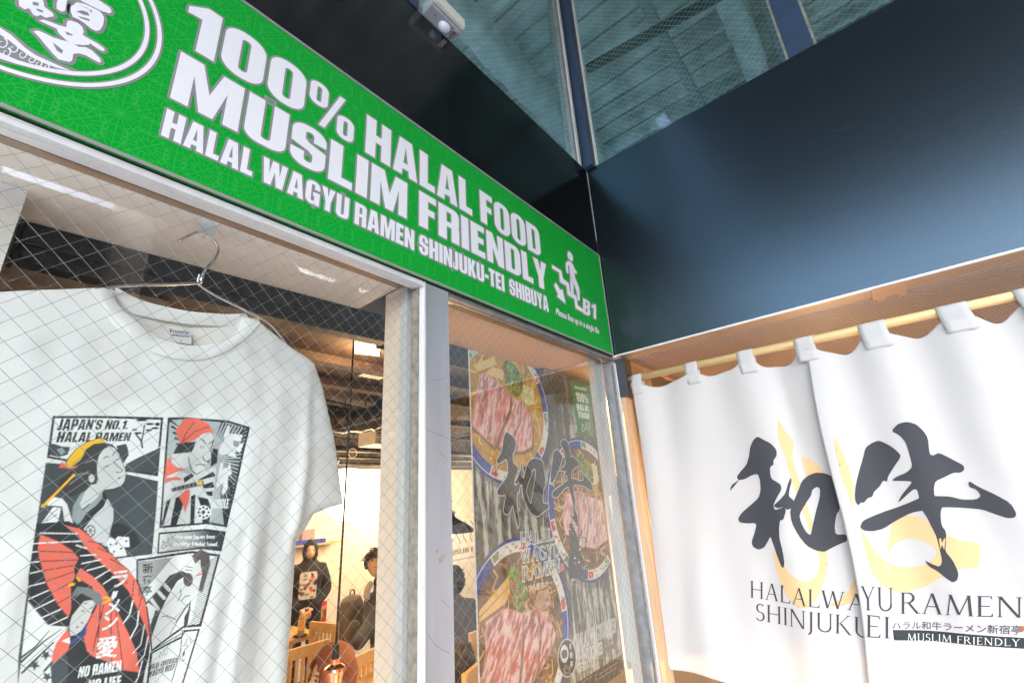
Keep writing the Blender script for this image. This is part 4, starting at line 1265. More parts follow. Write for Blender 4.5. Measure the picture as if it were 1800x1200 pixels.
# panel 1: title and pine landscape
cv.fill(zA([(156,60),(640,58),(1126,72),(1078,586),(800,545),(105,426)]), INK)
cv.fill(zA([(176,80),(640,78),(1104,92),(1062,565),(800,522),(127,410)]), WHT)
cv.fill(zA([(800,480),(900,425),(1010,375),(1098,320),(1062,565),(790,520)]), DK)
cv.fill(zA([(800,300),(815,335),(825,400),(780,470),(740,400),(715,320)]), DK)
for i in range(9):
    x = 800+i*30; cv.line(zA([(x, 455-i*12), (x+60, 440-i*14)]), .0012, WHT)
cv.line(zA([(945,340),(932,275),(890,220)]), .0024, INK); cv.line(zA([(938,280),(952,200),(962,140)]), .0018, INK); cv.line(zA([(950,225),(1030,170)]), .0012, INK)
for (x, y, rx, ry) in ((935,95,50,10),(1010,128,38,10),(1055,165,34,10),(905,208,36,9),(1000,182,30,8),(1075,130,22,16),(875,178,24,8)):
    cv.fill(zA(ell(x, y, rx, ry, 14)), INK)
cv.fill(zA([(130,300),(175,305),(235,325),(310,330),(290,395),(215,418),(130,402)]), DK)
cv.fill(zA([(190,350),(240,335),(270,370),(230,400)]), MID)
cv.text("JAPAN'S NO.1.", [np.array(p) for p in zA([(205,82),(838,98),(822,172),(190,186)])], INK, HEAVY, .07, .12)
cv.text('HALAL RAMEN', [np.array(p) for p in zA([(198,196),(850,204),(838,276),(184,290)])], INK, HEAVY, .07, .12)
# panel 2: woman with comb, dark ground
cv.fill(zA([(95,468),(300,482),(800,566),(1080,628),(1028,1210),(700,1300),(-60,1500)]), DK)
cv.fill(zC([(5,1000),(140,0),(1015,0),(1005,228),(745,262),(900,450),(1000,700),(990,900),(930,1250),(0,1250)]), DK)
cv.fill(zA([(690,985),(790,1010),(880,1080),(935,1190),(800,1230),(640,1210)]), INK)
cv.fill(zA([(330,440),(400,350),(500,300),(600,288),(680,305),(740,370),(775,450),(640,560),(560,660),(490,640),(440,700),(330,765),(230,725),(190,680),(220,620),(310,560),(290,500)]), (52,52,54))
cv.fill(zA([(660,322),(700,340),(745,400),(765,450),(795,520),(800,570),(790,630),(760,670),(690,695),(610,705),(560,650),(545,560),(545,470),(565,400),(610,345)]), PALE)
cv.fill(zA([(545,620),(610,700),(570,760),(520,810),(470,830),(420,870),(385,850),(400,760),(460,700),(500,650)]), PALE)
cv.fill(zA([(500,570),(540,600),(545,650),(500,660),(470,600)]), (52,52,54))
cv.fill(zA(ell(497,605,26,36,16)), PALE)
cv.fill(zA([(640,780),(690,870),(690,960),(660,1060),(630,1200),(540,1160),(430,1060),(430,1000),(520,930),(600,840)]), (206,210,211))
cv.fill(zA([(605,715),(640,770),(605,850),(520,930),(432,1045),(415,1010),(470,920),(540,860),(592,790)]), INK)
cv.fill(zA([(590,715),(600,770),(540,840),(460,900),(410,975),(380,1005),(328,960),(335,850),(400,740),(445,712),(395,830),(420,885),(480,835),(550,770)]), MID)
cv.line(zA([(600,720),(598,775),(545,845),(470,905),(415,985)]), .0014, INK)
cv.fill(zA(ell(490,1062,42,52,20)), INK); cv.fill(zA(ell(490,1062,34,43,20)), PALE)
for an in range(6):
    cv.line(zA([(490,1062),(490+34*math.cos(an*1.05),1062+43*math.sin(an*1.05))]), .0009, INK)
cv.fill(zA([(108,802),(170,768),(240,780),(282,830),(312,920),(345,1012),(268,1022),(240,850),(160,842),(110,842)]), WHT)
cv.fill(zA([(55,1002),(160,855),(230,862),(200,1002)]), WHT)
cv.line(zA([(70,995),(160,900),(200,870)]), .0009, INK); cv.line(zA([(100,980),(190,920)]), .0009, INK)
cv.fill(zA([(268,472),(300,420),(370,340),(460,285),(560,252),(607,254),(608,292),(520,302),(450,350),(400,440),(310,522),(288,515)]), YEL)
cv.fill(zA([(330,470),(440,385),(400,445),(315,515)]), (200,170,70))
cv.line(zA([(268,472),(300,420),(370,340),(460,285),(560,252),(607,254)]), .001, INK)
cv.fill(zA([(235,455),(270,485),(300,510),(380,490),(360,515),(250,510),(205,512),(225,485)]), RED)
cv.line(zA([(350,565),(70,850)]), .0034, YEL); cv.line(zA([(330,570),(150,750)]), .001, INK)
cv.fill(zA(ell(74,845,20,16,10)), YEL)
for pts in ([(598,434),(622,413),(650,420)], [(684,408),(695,378),(716,366)], [(600,508),(652,487)], [(712,445),(742,427)], [(690,450),(718,488),(770,528),(765,545),(738,552)], [(715,545),(730,555)]):
    cv.line(zA(pts), .0011, INK)
cv.line(zA([(745,400),(765,450),(795,520),(800,570),(790,630),(760,670),(690,695),(610,705)]), .0009, INK)
cv.fill(zA([(722,602),(757,585),(745,609)]), (190,70,70))
for pts in ([(330,600),(400,560),(480,560)], [(300,660),(380,600),(470,540)], [(440,470),(520,440),(560,470)]):
    cv.line(zA(pts), .0010, MID)
cv.fill(zC([(668,150),(690,100),(735,118),(750,95),(835,100),(840,175),(800,175),(820,238),(730,250),(695,220)]), WHT)
for (x, y) in ((697,155),(740,150),(722,208),(776,186),(815,130)): cv.fill(zC(ell(x, y, 9, 8, 8)), INK)
# parasol
cv.fill(zC([(140,0),(380,-20),(480,20),(560,110),(700,240),(830,340),(900,440),(960,560),(1000,700),(1000,850),(985,1000),(945,1130),(905,1250),(380,1250),(380,1000),(240,760),(100,580),(78,400)]), INK)
cv.fill(zC([(345,8),(470,38),(560,110),(700,230),(850,370),(930,500),(985,650),(1002,790),(990,910),(960,800),(900,650),(830,500),(720,380),(600,270),(510,180),(450,80)]), RED)
cv.fill(zC([(170,80),(300,130),(410,200),(460,260),(425,330),(432,400),(400,470),(408,620),(385,702),(300,600),(220,450),(165,270),(150,180)]), RED)
cv.fill(zC([(470,330),(560,390),(640,470),(700,570),(770,700),(830,830),(890,970),(912,1112),(780,1090),(700,1040),(560,990),(495,930),(500,820),(530,700),(600,600),(560,470),(440,400)]), RED)
for pts in ([(90,372),(185,350)], [(80,470),(205,440)], [(80,566),(232,500)], [(118,648),(275,570)], [(165,712),(325,640)], [(215,772),(375,700)], [(165,70),(450,75)], [(115,148),(480,130)], [(105,212),(155,208)], [(95,290),(165,282)],
            [(862,570),(835,680),(790,745)], [(902,650),(890,760),(838,855)], [(947,750),(920,900),(858,965)], [(977,840),(950,980),(885,1055)], [(520,352),(650,315)], [(580,412),(690,345)], [(640,452),(722,398)], [(440,160),(520,185)], [(470,240),(590,232)], [(480,300),(620,270)], [(935,1020),(900,1150),(860,1230)]):
    cv.line(zC(pts), .0017, WHT)
for pts in ([(150,205),(455,215)], [(160,282),(455,270)], [(185,352),(440,310)], [(210,432),(425,360)], [(250,522),(402,440)], [(290,602),(404,540)], [(600,600),(500,800)], [(650,580),(565,950)], [(700,590),(700,1040)], [(735,640),(785,1085)], [(620,600),(600,965)], [(530,130),(640,150)], [(600,180),(720,230)], [(690,260),(800,320)], [(790,350),(820,450)], [(870,420),(860,540)], [(930,520),(900,640)]):
    cv.line(zC(pts), .0011, INK)
cv.fill(zC([(78,580),(230,762),(385,772),(300,900),(250,1060),(260,1250),(0,1250)]), WHT)
for pts in ([(15,1010),(130,925),(240,800)], [(20,1040),(200,880),(330,790)], [(60,1090),(270,890)], [(30,1120),(150,1010)], [(200,1110),(330,960)]):
    cv.line(zC(pts), [.0030, .0020, .0008][:len(pts)], DK)
for (x, y) in ((215,985),(315,1110),(225,1150),(130,1060)):
    for a in range(5): cv.line(zC([(x, y), (x+42*math.cos(a*1.256+.3), y+42*math.sin(a*1.256+.3))]), [.0045, .0004], DK)
cv.fill(zC([(400,920),(500,870),(520,950),(470,1080),(480,1250),(360,1250),(390,1020)]), (45,46,48))
cv.fill(zC([(380,788),(392,850),(330,880),(392,900),(382,945),(270,1052),(258,1002),(290,900),(340,830)]), RED)
cv.fill(zC([(330,880),(392,850),(396,900)]), WHT)
cv.fill(zC([(415,520),(450,470),(540,480),(620,520),(640,600),(590,612),(560,560),(480,520),(410,555)]), (120,126,126))
cv.fill(zC([(402,560),(480,520),(560,560),(592,620),(560,690),(540,600),(500,570),(440,640),(405,645)]), (45,45,47))
cv.fill(zC([(500,580),(560,570),(585,600),(560,650),(530,720),(490,790),(440,832),(395,842),(390,760),(410,690),(450,640)]), (205,205,203))
cv.fill(zC([(522,740),(512,830),(440,882),(388,922),(400,880),(450,842),(500,770)]), BLU)
for pts in ([(500,598),(525,596)], [(545,635),(565,625)], [(480,650),(500,655)], [(475,735),(490,745)]): cv.line(zC(pts), .0011, INK)
cv.fill(zC([(438,772),(462,765),(448,785)]), INK)
cv.line(zC([(640,548),(705,563),(640,596)]), .0024, YEL); cv.line(zC([(385,458),(420,455)]), .004, YEL); cv.line(zC([(445,400),(470,430)]), .002, YEL)
for chx, (cx, cy, r) in zip('ラーメン愛', ((765,420,62),(735,530,45),(715,630,56),(692,745,56),(668,930,80))):
    if chx == 'ー':
        cv.line(zC([(735,505),(722,545),(712,570)]), [.006, .006, .0015], WHT); continue
    cv.text(chx, [np.array(p) for p in zC([(cx-r+8,cy-r),(cx+r+8,cy-r-14),(cx+r-8,cy+r-14),(cx-r-8,cy+r)])], WHT, None, bold=.02)
cv.text('NO RAMEN', [np.array(p) for p in zC([(462,1072),(775,1018),(772,1098),(448,1152)])], WHT, HEAVY, .08, .05)
cv.text('NO LIFE', [np.array(p) for p in zC([(530,1170),(775,1130),(772,1210),(525,1250)])], WHT, HEAVY, .08, .05)
# panel 3: man in red cap
cv.fill(zB([(165,72),(330,68),(700,98),(885,156),(686,1032),(510,1004),(85,1040)]), INK)
cv.fill(zB([(182,92),(330,88),(700,118),(862,168),(672,1012),(515,982),(106,1020)]), (178,189,192))
for i in range(26):
    t = i/25; x0, y0 = 700+180*t*.9, 118+40*t
    a = zB([(862-190*t, 170+845*t)])[0]; b = zB([(700-60*t+random.uniform(-20,20), 300+420*t)])[0]
    cv.line([a, b], [.0042, .0004], INK)
for i in range(8):
    cv.line(zB([(640+i*28, 112+i*7), (590+i*18, 240+i*14)]), [.0030, .0004], INK)
for i in range(6):
    cv.line(zB([(182+i*14, 95+i*52), (270, 160+i*38)]), [.0042, .0006], INK)
for poly in ([(690,140),(715,150),(700,210),(760,215),(820,225),(800,300),(830,300),(800,380),(760,350),(770,420),(720,410),(690,390),(640,400),(612,380),(625,320),(660,280),(660,215)],
             [(630,470),(660,455),(650,520),(700,500),(715,455),(722,520),(735,560),(700,580),(690,700),(655,750),(640,730),(660,640),(590,690),(600,620),(610,560)]):
    cv.fill(zB(poly), WHT)
cv.fill(zB([(740,270),(800,280),(785,330),(745,320)]), MID)
cv.fill(zB([(135,600),(250,540),(400,570),(590,500),(590,580),(560,800),(540,985),(106,1018)]), PALE)
for poly in ([(150,800),(190,780),(125,1005),(105,1016)], [(232,772),(272,760),(302,830),(242,1012),(185,1015)], [(372,760),(412,740),(402,1002),(365,1006)], [(432,762),(520,782),(542,850),(532,990),(470,992),(462,860)],
             [(420,622),(560,545),(588,582),(480,612)], [(470,662),(560,632),(578,682),(482,692)], [(300,602),(372,560),(402,582),(312,642)], [(500,720),(560,715),(560,760),(510,750)], [(560,340),(605,350),(600,470),(540,500),(550,420)]):
    cv.fill(zB(poly), INK)
cv.fill(zB(ell(480,900,62,62,20)), WHT); cv.fill(zB(ell(480,898,16,18,12)), INK)
for a in range(8): cv.fill(zB(ell(480+42*math.cos(a*.785),900+44*math.sin(a*.785),11,11,8)), INK)
cv.fill(zB([(130,655),(250,622),(302,640),(302,722),(220,762),(128,785)]), PALE)
cv.fill(zB([(200,390),(375,385),(345,430),(362,500),(320,522),(240,502),(192,450)]), PALE)
cv.fill(zB([(195,408),(190,470),(240,512),(335,522),(250,545),(135,592),(150,450)]), RED)
cv.fill(zB([(260,762),(330,700),(366,705),(360,780),(320,908),(295,820)]), RED)
cv.fill(zB([(135,602),(250,592),(298,620),(200,622),(135,648)]), RED)
cv.fill(zB([(270,288),(412,285),(380,372),(208,392),(240,330)]), (50,50,52))
cv.fill(zB([(410,258),(470,215),(545,200),(567,260),(540,350),(552,420),(520,470),(470,540),(420,568),(380,530),(350,460),(345,420),(392,340),(408,300)]), (212,216,214))
cv.fill(zB([(235,180),(312,78),(440,80),(522,130),(564,195),(556,222),(540,196),(470,216),(410,262),(350,282),(272,298),(245,235)]), RED)
for pts in ([(290,290),(330,200),(400,110)], [(300,280),(410,190),(530,150)]): cv.line(zB(pts), .0011, INK)
for pts in ([(455,258),(475,270),(500,302)], [(520,305),(545,285),(566,280)], [(410,490),(440,480),(500,486)], [(475,410),(480,440),(518,462),(522,440)], [(345,420),(352,470),(380,535),(422,568),(470,540)], [(567,260),(540,350),(552,420),(520,470)]):
    cv.line(zB(pts), .0014, INK)
cv.fill(zB(ell(463,328,17,12,12)), (150,60,60)); cv.fill(zB(ell(463,328,10,7,10)), WHT); cv.fill(zB(ell(538,340,14,8,12)), (150,60,60)); cv.fill(zB(ell(538,340,8,5,10)), WHT)
cv.fill(zB([(188,692),(480,615),(486,662),(196,724)]), (110,116,118))
for i in range(6): cv.fill(zB(ell(222+i*38,697-i*9,10,15,8)), INK)
cv.line(zB([(420,635),(460,655)]), .003, YEL); cv.line(zB([(425,658),(465,632)]), .003, YEL)
cv.text('NOODLE', [np.array(p) for p in zB([(555,785),(708,782),(696,866),(545,868)])], WHT, HEAVY, .06)
# panel 4: speech strip
cv.fill(zD([(240,66),(600,38),(752,58),(714,207),(560,190),(228,227)]), INK)
def grad(G):
    t = np.clip((G[..., 0]-zD([(280,0)])[0][0])/(zD([(640,0)])[0][0]-zD([(280,0)])[0][0]), 0, 1)
    return s2l((236,238,238))*(1-t[..., None])+s2l((60,66,70))*t[..., None]
cv.fill(zD([(250,80),(598,52),(735,70),(702,192),(560,176),(242,212)]), WHT, fn=grad)
cv.text('We use Japan best', [np.array(p) for p in zD([(365,82),(672,82),(668,120),(365,122)])], WHT, None, bold=.03)
cv.text('quality Halal beef.', [np.array(p) for p in zD([(358,132),(692,138),(690,178),(356,172)])], WHT, None, bold=.03)
cv.text('حلال', [np.array(p) for p in zD([(268,108),(350,96),(346,180),(264,190)])], INK, None)
# panel 5: bent figure
cv.fill(zD([(75,266),(500,203),(706,230),(560,770),(440,782),(420,800),(190,962),(180,880),(140,600),(75,430)]), INK)
cv.fill(zD([(88,280),(500,222),(686,246),(548,752),(440,766),(200,940),(190,850),(150,600),(88,425)]), WHT)
for i in range(30):
    cv.line(zD([(88+i*9, 282-i*1), (88, 282+i*9)]), .0007, INK)
for i in range(34):
    y = 250+i*15; cv.line(zD([(690-i*4.1, y), (600-i*3.6, y+34)]), .0010, INK)
cv.fill(zD([(350,300),(420,250),(480,225),(470,380),(380,430),(300,480)]), WHT)
cv.fill(zD([(140,590),(250,478),(330,388),(420,353),(475,375),(390,432),(310,560),(250,680),(190,850),(178,760),(220,640)]), (70,74,76))
for pts in ([(180,560),(240,640)], [(230,500),(290,560)], [(280,450),(330,500)], [(150,600),(210,640)]): cv.line(zD(pts), .0042, WHT)
cv.fill(zD([(330,560),(400,440),(470,420),(520,300),(555,268),(578,320),(572,420),(548,512),(480,560),(400,700),(340,832),(200,942),(190,850),(250,690)]), (222,224,222))
cv.fill(zD([(495,240),(560,190),(622,220),(632,300),(605,400),(572,512),(545,502),(572,380),(555,268),(520,300)]), (92,84,84))
cv.fill(zD(ell(470,420,36,52,16)), (92,84,84)); cv.fill(zD([(560,290),(575,300),(560,330)]), INK)
cv.line(zD([(530,388),(566,376)]), .0026, RED)
for pts in ([(415,490),(420,530),(395,582)], [(420,582),(450,545),(480,540)], [(265,700),(310,690),(380,720)], [(490,580),(400,720),(340,830)], [(470,600),(380,740)], [(505,330),(455,320)], [(500,350),(450,345)]): cv.line(zD(pts), .0011, INK)
cv.fill(zD([(445,700),(470,650),(490,560),(488,640),(470,760),(440,770)]), (60,64,66))
for ch_, (cx, cy, r) in zip('新宿亭', ((158,332,38),(155,418,34),(150,500,36))):
    cv.text(ch_, [np.array(p) for p in zD([(cx-r,cy-r+4),(cx+r,cy-r-4),(cx+r,cy+r-4),(cx-r,cy+r+4)])], INK, None, bold=.015)
cv.text('ハラル和牛', [np.array(p) for p in zD([(205,290),(222,285),(238,385),(222,390)])], INK, None) if False else None
# panel 6: box with certificate line
cv.fill(zD([(180,970),(430,842),(440,800),(552,785),(420,1230),(150,1230)]), INK)
cv.fill(zD([(200,975),(425,862),(448,815),(535,800),(408,1230),(168,1230)]), (228,230,230))
cv.line(zD([(432,800),(415,960),(350,1180)]), .0012, INK)
cv.line(zD([(185,960),(420,830)]), .0014, INK)
cv.text('HALAL-CERTIFIED', [np.array(p) for p in zD([(180,1055),(395,1005),(388,1045),(172,1100)])], INK, HEAVY, .08, .1)
cv.text('WAGYU BEEF', [np.array(p) for p in zD([(172,1108),(380,1050),(370,1095),(160,1160)])], INK, HEAVY, .08, .1)
cv.text('حلال', [np.array(p) for p in zD([(258,950),(320,930),(316,995),(254,1012)])], INK, None)
for ch_, (cx, cy, r) in zip('ハラール', ((470,875,22),(450,925,22),(438,972,20),(425,1015,22))):
    if ch_ == 'ー': cv.line(zD([(442,955),(434,990)]), .0022, INK); continue
    cv.text(ch_, [np.array(p) for p in zD([(cx-r,cy-r),(cx+r,cy-r-4),(cx+r,cy+r-4),(cx-r,cy+r)])], INK, None)
# ink fades a little into the knit
cv.a *= (1+.05*(RNG.random(cv.a.shape[:2])[..., None]-.5))
cv.a = .975*cv.a+.025*np.array([.80, .81, .81])
def print_surf(X, Z):
    return np.stack([X, front_y(X, Z)-.0007, Z], -1)
M['shirt_print'] = attr_mat('shirt print', 0.9, spec=0.2)
own(cv.mesh('chest_print', print_surf, M['shirt_print'], None), SHIRT)

# ---- wire hanger and the plate it hangs from
M['chrome'] = mat('chrome wire', (0.62, 0.63, 0.65), 0.18, metal=1.0)
M['clear_plastic'] = mat('milky plastic', (0.86, 0.90, 0.89), 0.35)
YH = 0.118
def hp(pts, y=YH): return [tuple(at(a, b, 1, y)) for a, b in pts]
def smooth3(P, n=6):
    P = [Vector(p) for p in P]; out = []
    for k in range(len(P)-1):
        p0, p1, p2, p3 = P[max(k-1, 0)], P[k], P[k+1], P[min(k+2, len(P)-1)]
        for i in range(n):
            t = i/n
            out.append(.5*((2*p1)+(-p0+p2)*t+(2*p0-5*p1+4*p2-p3)*t*t+(-p0+3*p1-3*p2+p3)*t**3))
    return out+[P[-1]]
HG = empty('wire_hanger', hp([(352,497)])[0], 'bent chrome wire hanger carrying the white T-shirt', 'hanger')
own(MB().tube(smooth3(hp([(314,424),(332,414),(350,407),(366,412),(378,424),(384,438),(378,454),(364,470),(356,484),(353,497)])), .0026, 8).build('hook', M['chrome'], None, True), HG)
own(MB().tube(smooth3(hp([(351,482),(348,494),(350,500),(356,505),(380,520),(442,551),(480,575),(530,640)])), .0026, 8).build('arm', M['chrome'], None, True), HG)
own(MB().tube(smooth3(hp([(357,484),(352,496),(338,498),(300,500),(205,504),(150,520),(60,570)])), .0026, 8).build('arm', M['chrome'], None, True), HG)
PLT = empty('hanger_plate', tuple(at(366, 395, 1, .105)), 'small milky plastic hook plate under the display soffit', 'hook')
y0p = .100
pc = px2([(356,374),(384,386),(377,418),(348,408)], y0p)
top = 2.4298
pc[0] = (pc[0][0], min(pc[0][1], top)); pc[1] = (pc[1][0], min(pc[1][1], top))
own(MB().prism(pc, 1, y0p, y0p+.004).build('plate', M['clear_plastic']), PLT)
own(MB().tube([tuple(at(362,412,1,y0p+.002)), tuple(at(362,416,1,YH)), tuple(at(359,418,1,YH+.008))], .003, 8).build('peg', M['clear_plastic'], None, True), PLT)
# ---------------------------------------------------------------- food poster behind the right-hand pane
YQ = 0.070
pv = Canvas(-0.842, -0.117, 1.258, 2.301, .0016, (120, 118, 114))
def pz(x0, y0, k): return lambda pts: px2([(x0+a/k, y0+b/k) for a, b in pts], YQ)
q1, q2, q3, q4_, q5 = pz(780, 600, 4), pz(780, 880, 3.75), pz(860, 860, 5.454), pz(960, 1040, 7.5), pz(1000, 640, 8.57)
def A4(pts): return [np.array(p) for p in pts]
# rustic board background: vertical streaks of worn white paint over grey wood
H_, W_ = pv.a.shape[:2]
def vnoise(h, w, sy, sx, seed):
    r = np.random.default_rng(seed); g = r.random((int(h/sy)+3, int(w/sx)+3))
    yy = np.arange(h)/sy; xx = np.arange(w)/sx
    y0 = yy.astype(int); x0 = xx.astype(int); fy = (yy-y0)[:, None]; fx = (xx-x0)[None]
    fy = fy*fy*(3-2*fy); fx = fx*fx*(3-2*fx)
    a = g[y0][:, x0]; b = g[y0][:, x0+1]; c = g[y0+1][:, x0]; d = g[y0+1][:, x0+1]
    return (a*(1-fx)+b*fx)*(1-fy)+(c*(1-fx)+d*fx)*fy
n1 = .5*vnoise(H_, W_, 160, 26, 1)+.3*vnoise(H_, W_, 60, 9, 2)+.2*vnoise(H_, W_, 16, 4, 3)
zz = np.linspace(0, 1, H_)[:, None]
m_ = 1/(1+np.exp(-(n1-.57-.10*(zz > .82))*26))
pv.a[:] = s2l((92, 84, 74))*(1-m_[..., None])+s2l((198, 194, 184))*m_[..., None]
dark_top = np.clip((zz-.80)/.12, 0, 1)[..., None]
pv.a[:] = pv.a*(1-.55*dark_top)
for xk in np.linspace(-.84, -.12, 7)[1:-1]:
    pv.fill(rc(xk-.0012, xk+.0012, 1.25, 2.31), (60, 56, 52))
def circ(pts):
    P = np.array(pts); A_ = np.c_[2*P, np.ones(len(P))]; s = np.linalg.lstsq(A_, (P**2).sum(1), rcond=None)[0]
    return s[0], s[1], math.sqrt(s[2]+s[0]**2+s[1]**2)
def blotch(poly, base, spots, n, r0, r1, seed, stretch=1.0, ang=0.0):
    pv.fill(poly, base)
    shp = [('+', poly)]; P = np.array(poly); lo, hi = P.min(0), P.max(0); r = np.random.default_rng(seed)
    pts = lo+(hi-lo)*r.random((n*3, 2)); pts = pts[inside_shape(pts, shp)][:n]
    ca, sa = math.cos(ang), math.sin(ang)
    for p in pts:
        rr = r0+(r1-r0)*r.random(); c = spots[r.integers(len(spots))]
        e = [(p[0]+(a*stretch*ca-b*sa), p[1]+(a*stretch*sa+b*ca)) for a, b in ell(0, 0, rr, rr*.55, 8)]
        pv.fill(e, c, .55)
def noodles(cx, cz, R, n, seed, cols):
    r = np.random.default_rng(seed)
    for k in range(n):
        a0 = r.random()*6.28; rr = R*math.sqrt(r.random())*.92
        x, z = cx+rr*math.cos(a0), cz+rr*math.sin(a0); th = r.random()*6.28; pts = []
        for q in range(7):
            pts.append((x, z)); th += r.normal()*.45; x += .012*math.cos(th); z += .012*math.sin(th)
        pts = [p for p in pts if (p[0]-cx)**2+(p[1]-cz)**2 < R*R]
        if len(pts) > 1: pv.line(pts, .0055, cols[k % len(cols)])
def bowl(cx, cz, R, seed, broth):
    pv.fill(ell(cx+.01, cz-.012, R*1.03, R*1.03, 60), (60, 58, 56), .5)
    pv.fill(ell(cx, cz, R, R, 72), (45, 62, 140))
    pv.fill(ell(cx, cz, R*.965, R*.965, 72), (205, 205, 205)); pv.fill(ell(cx, cz, R*.95, R*.95, 72), (48, 66, 150))
    r = np.random.default_rng(seed); cols = [(226, 222, 212), (196, 60, 58), (226, 222, 212), (228, 196, 70), (90, 150, 90), (214, 120, 110)]
    for k in range(5):
        a0 = k*2*math.pi/5+.3*seed
        arc = lambda w0, w1, q0, q1: [(cx+R*q0*math.cos(a), cz+R*q0*math.sin(a)) for a in np.linspace(a0+w0, a0+w1, 12)]+[(cx+R*q1*math.cos(a), cz+R*q1*math.sin(a)) for a in np.linspace(a0+w1, a0+w0, 12)]
        pv.fill(arc(-.38, .38, .84, .955), (224, 220, 212)); pv.fill(arc(-.36, -.22, .86, .945), (200, 60, 55)); pv.fill(arc(.22, .36, .86, .945), (80, 150, 84))
        for j in range(26):
            aa = a0+(r.random()-.5)*.70; rr = R*(.86+.085*r.random())
            pv.fill(ell(cx+rr*math.cos(aa), cz+rr*math.sin(aa), R*(.010+.022*r.random()), R*(.008+.014*r.random()), 8), cols[r.integers(6)], .8)
    Bb = s2l(broth)
    pv.fill(ell(cx, cz, R*.84, R*.84, 60), broth, fn=lambda G: Bb*(.55+.9*fbm(G, 30, 30, .4, seed))[..., None])
def greens(poly, n, seed):
    blotch(poly, (66, 92, 34), [(120, 170, 40), (90, 140, 30), (160, 200, 70), (60, 100, 30)], n, .004, .010, seed, 2.2, 1.1)
    r = np.random.default_rng(seed+5); P = np.array(poly); lo, hi = P.min(0), P.max(0)
    pts = lo+(hi-lo)*r.random((n, 2)); pts = pts[inside_shape(pts, [('+', poly)])][:n//3]
    for p in pts: pv.fill(ell(p[0], p[1], .005, .004, 8), [(160, 40, 55), (190, 90, 100), (150, 30, 40)][r.integers(3)])
def fbm(G, sx, sy, ang, seed):
    ca, sa = math.cos(ang), math.sin(ang)
    U = (G[..., 0]*ca+G[..., 1]*sa)*sx; V = (-G[..., 0]*sa+G[..., 1]*ca)*sy
    out = np.zeros(U.shape); amp = .5; r = np.random.default_rng(seed); T = r.random((64, 64))
    for o in range(4):
        u, v = U*2**o+o*7.3, V*2**o+o*3.1
        iu, iv = np.floor(u).astype(int), np.floor(v).astype(int); fu, fv = u-iu, v-iv
        fu = fu*fu*(3-2*fu); fv = fv*fv*(3-2*fv)
        g = lambda i, j: T[i % 64, j % 64]
        out += amp*((g(iu, iv)*(1-fu)+g(iu+1, iv)*fu)*(1-fv)+(g(iu, iv+1)*(1-fu)+g(iu+1, iv+1)*fu)*fv); amp *= .55
    return out/1.0
def meat(poly, base, seed, ang=1.2):
    P = np.array(poly); c = P.mean(0)
    pv.fill([tuple(c+(p-c)*1.05+np.array([.004, -.007])) for p in P], (70, 40, 28), .6)
    pv.fill(poly, (206, 160, 140))
    A_, B_, C_ = s2l(base), s2l((244, 214, 208)), s2l(tuple(max(0, v*.78) for v in base))
    def fn(G):
        n = fbm(G, 34, 120, ang, seed); m = np.clip((n-.42)*5, 0, 1)[..., None]; k = np.clip((fbm(G, 14, 22, ang+1, seed+3)-.40)*4, 0, 1)[..., None]
        return (A_*(1-k)+C_*k)*(1-m*.75)+B_*m*.75
    pv.fill([tuple(c+(p-c)*.965) for p in P], base, fn=fn)
# bowl one (top left)
c1 = circ(q1([(750, 560), (400, 985), (210, 868), (650, 200)]))
bowl(*c1, 3, (186, 136, 48)); noodles(c1[0], c1[1], c1[2]*.82, 150, 4, [(226, 178, 82), (205, 150, 50), (238, 200, 120), (170, 116, 40)])
pv.fill(q1([(205,165),(350,108),(372,165),(240,212)]), (226, 190, 122)); pv.fill(q1([(240,212),(372,165),(368,185),(245,232)]), (170, 110, 50))
pv.fill(q1([(290,218),(340,180),(420,200),(416,272),(330,242)]), (230, 188, 130))
greens(q1([(420,140),(470,150),(545,230),(560,330),(520,385),(470,360),(430,280),(415,200)]), 130, 11)
blotch(q1([(560,300),(630,330),(640,440),(580,450),(540,390)]), (214, 208, 150), [(235, 232, 200), (200, 190, 120)], 40, .004, .009, 12)
meat(q1([(540,420),(600,470),(625,600),(620,740),(560,772),(450,772),(530,560)]), (214, 128, 126), 21)
meat(q1([(465,375),(540,420),(532,560),(430,772),(368,722),(400,620),(460,480)]), (208, 116, 114), 22)
meat(q1([(265,218),(330,250),(467,375),(462,480),(402,620),(357,742),(300,690),(198,592),(215,400)]), (220, 134, 134), 23)
# bowl two (right)
c2 = circ(q1([(760, 850), (890, 682)])+q2([(930, 538), (1095, 430)]))
bowl(*c2, 8, (120, 84, 40)); noodles(c2[0], c2[1], c2[2]*.82, 130, 9, [(206, 150, 62), (180, 120, 44), (226, 186, 110)])
greens(q1([(930,800),(980,830),(1040,900),(1040,960),(980,950),(940,880)]), 80, 31)
blotch(q1([(1040,860),(1075,870),(1090,980),(1060,1010)]), (210, 200, 150), [(235, 230, 200)], 24, .004, .008, 33)
meat(q3([(930,60),(1020,80),(1090,110),(1135,480),(1010,572),(905,545),(900,300)]), (226, 168, 164), 34)
meat(q3([(830,10),(930,30),(950,200),(930,420),(905,560),(860,540),(835,330)]), (222, 158, 154), 35)
meat(q3([(735,40),(830,10),(850,200),(845,480),(730,430),(695,260)]), (220, 150, 148), 36)
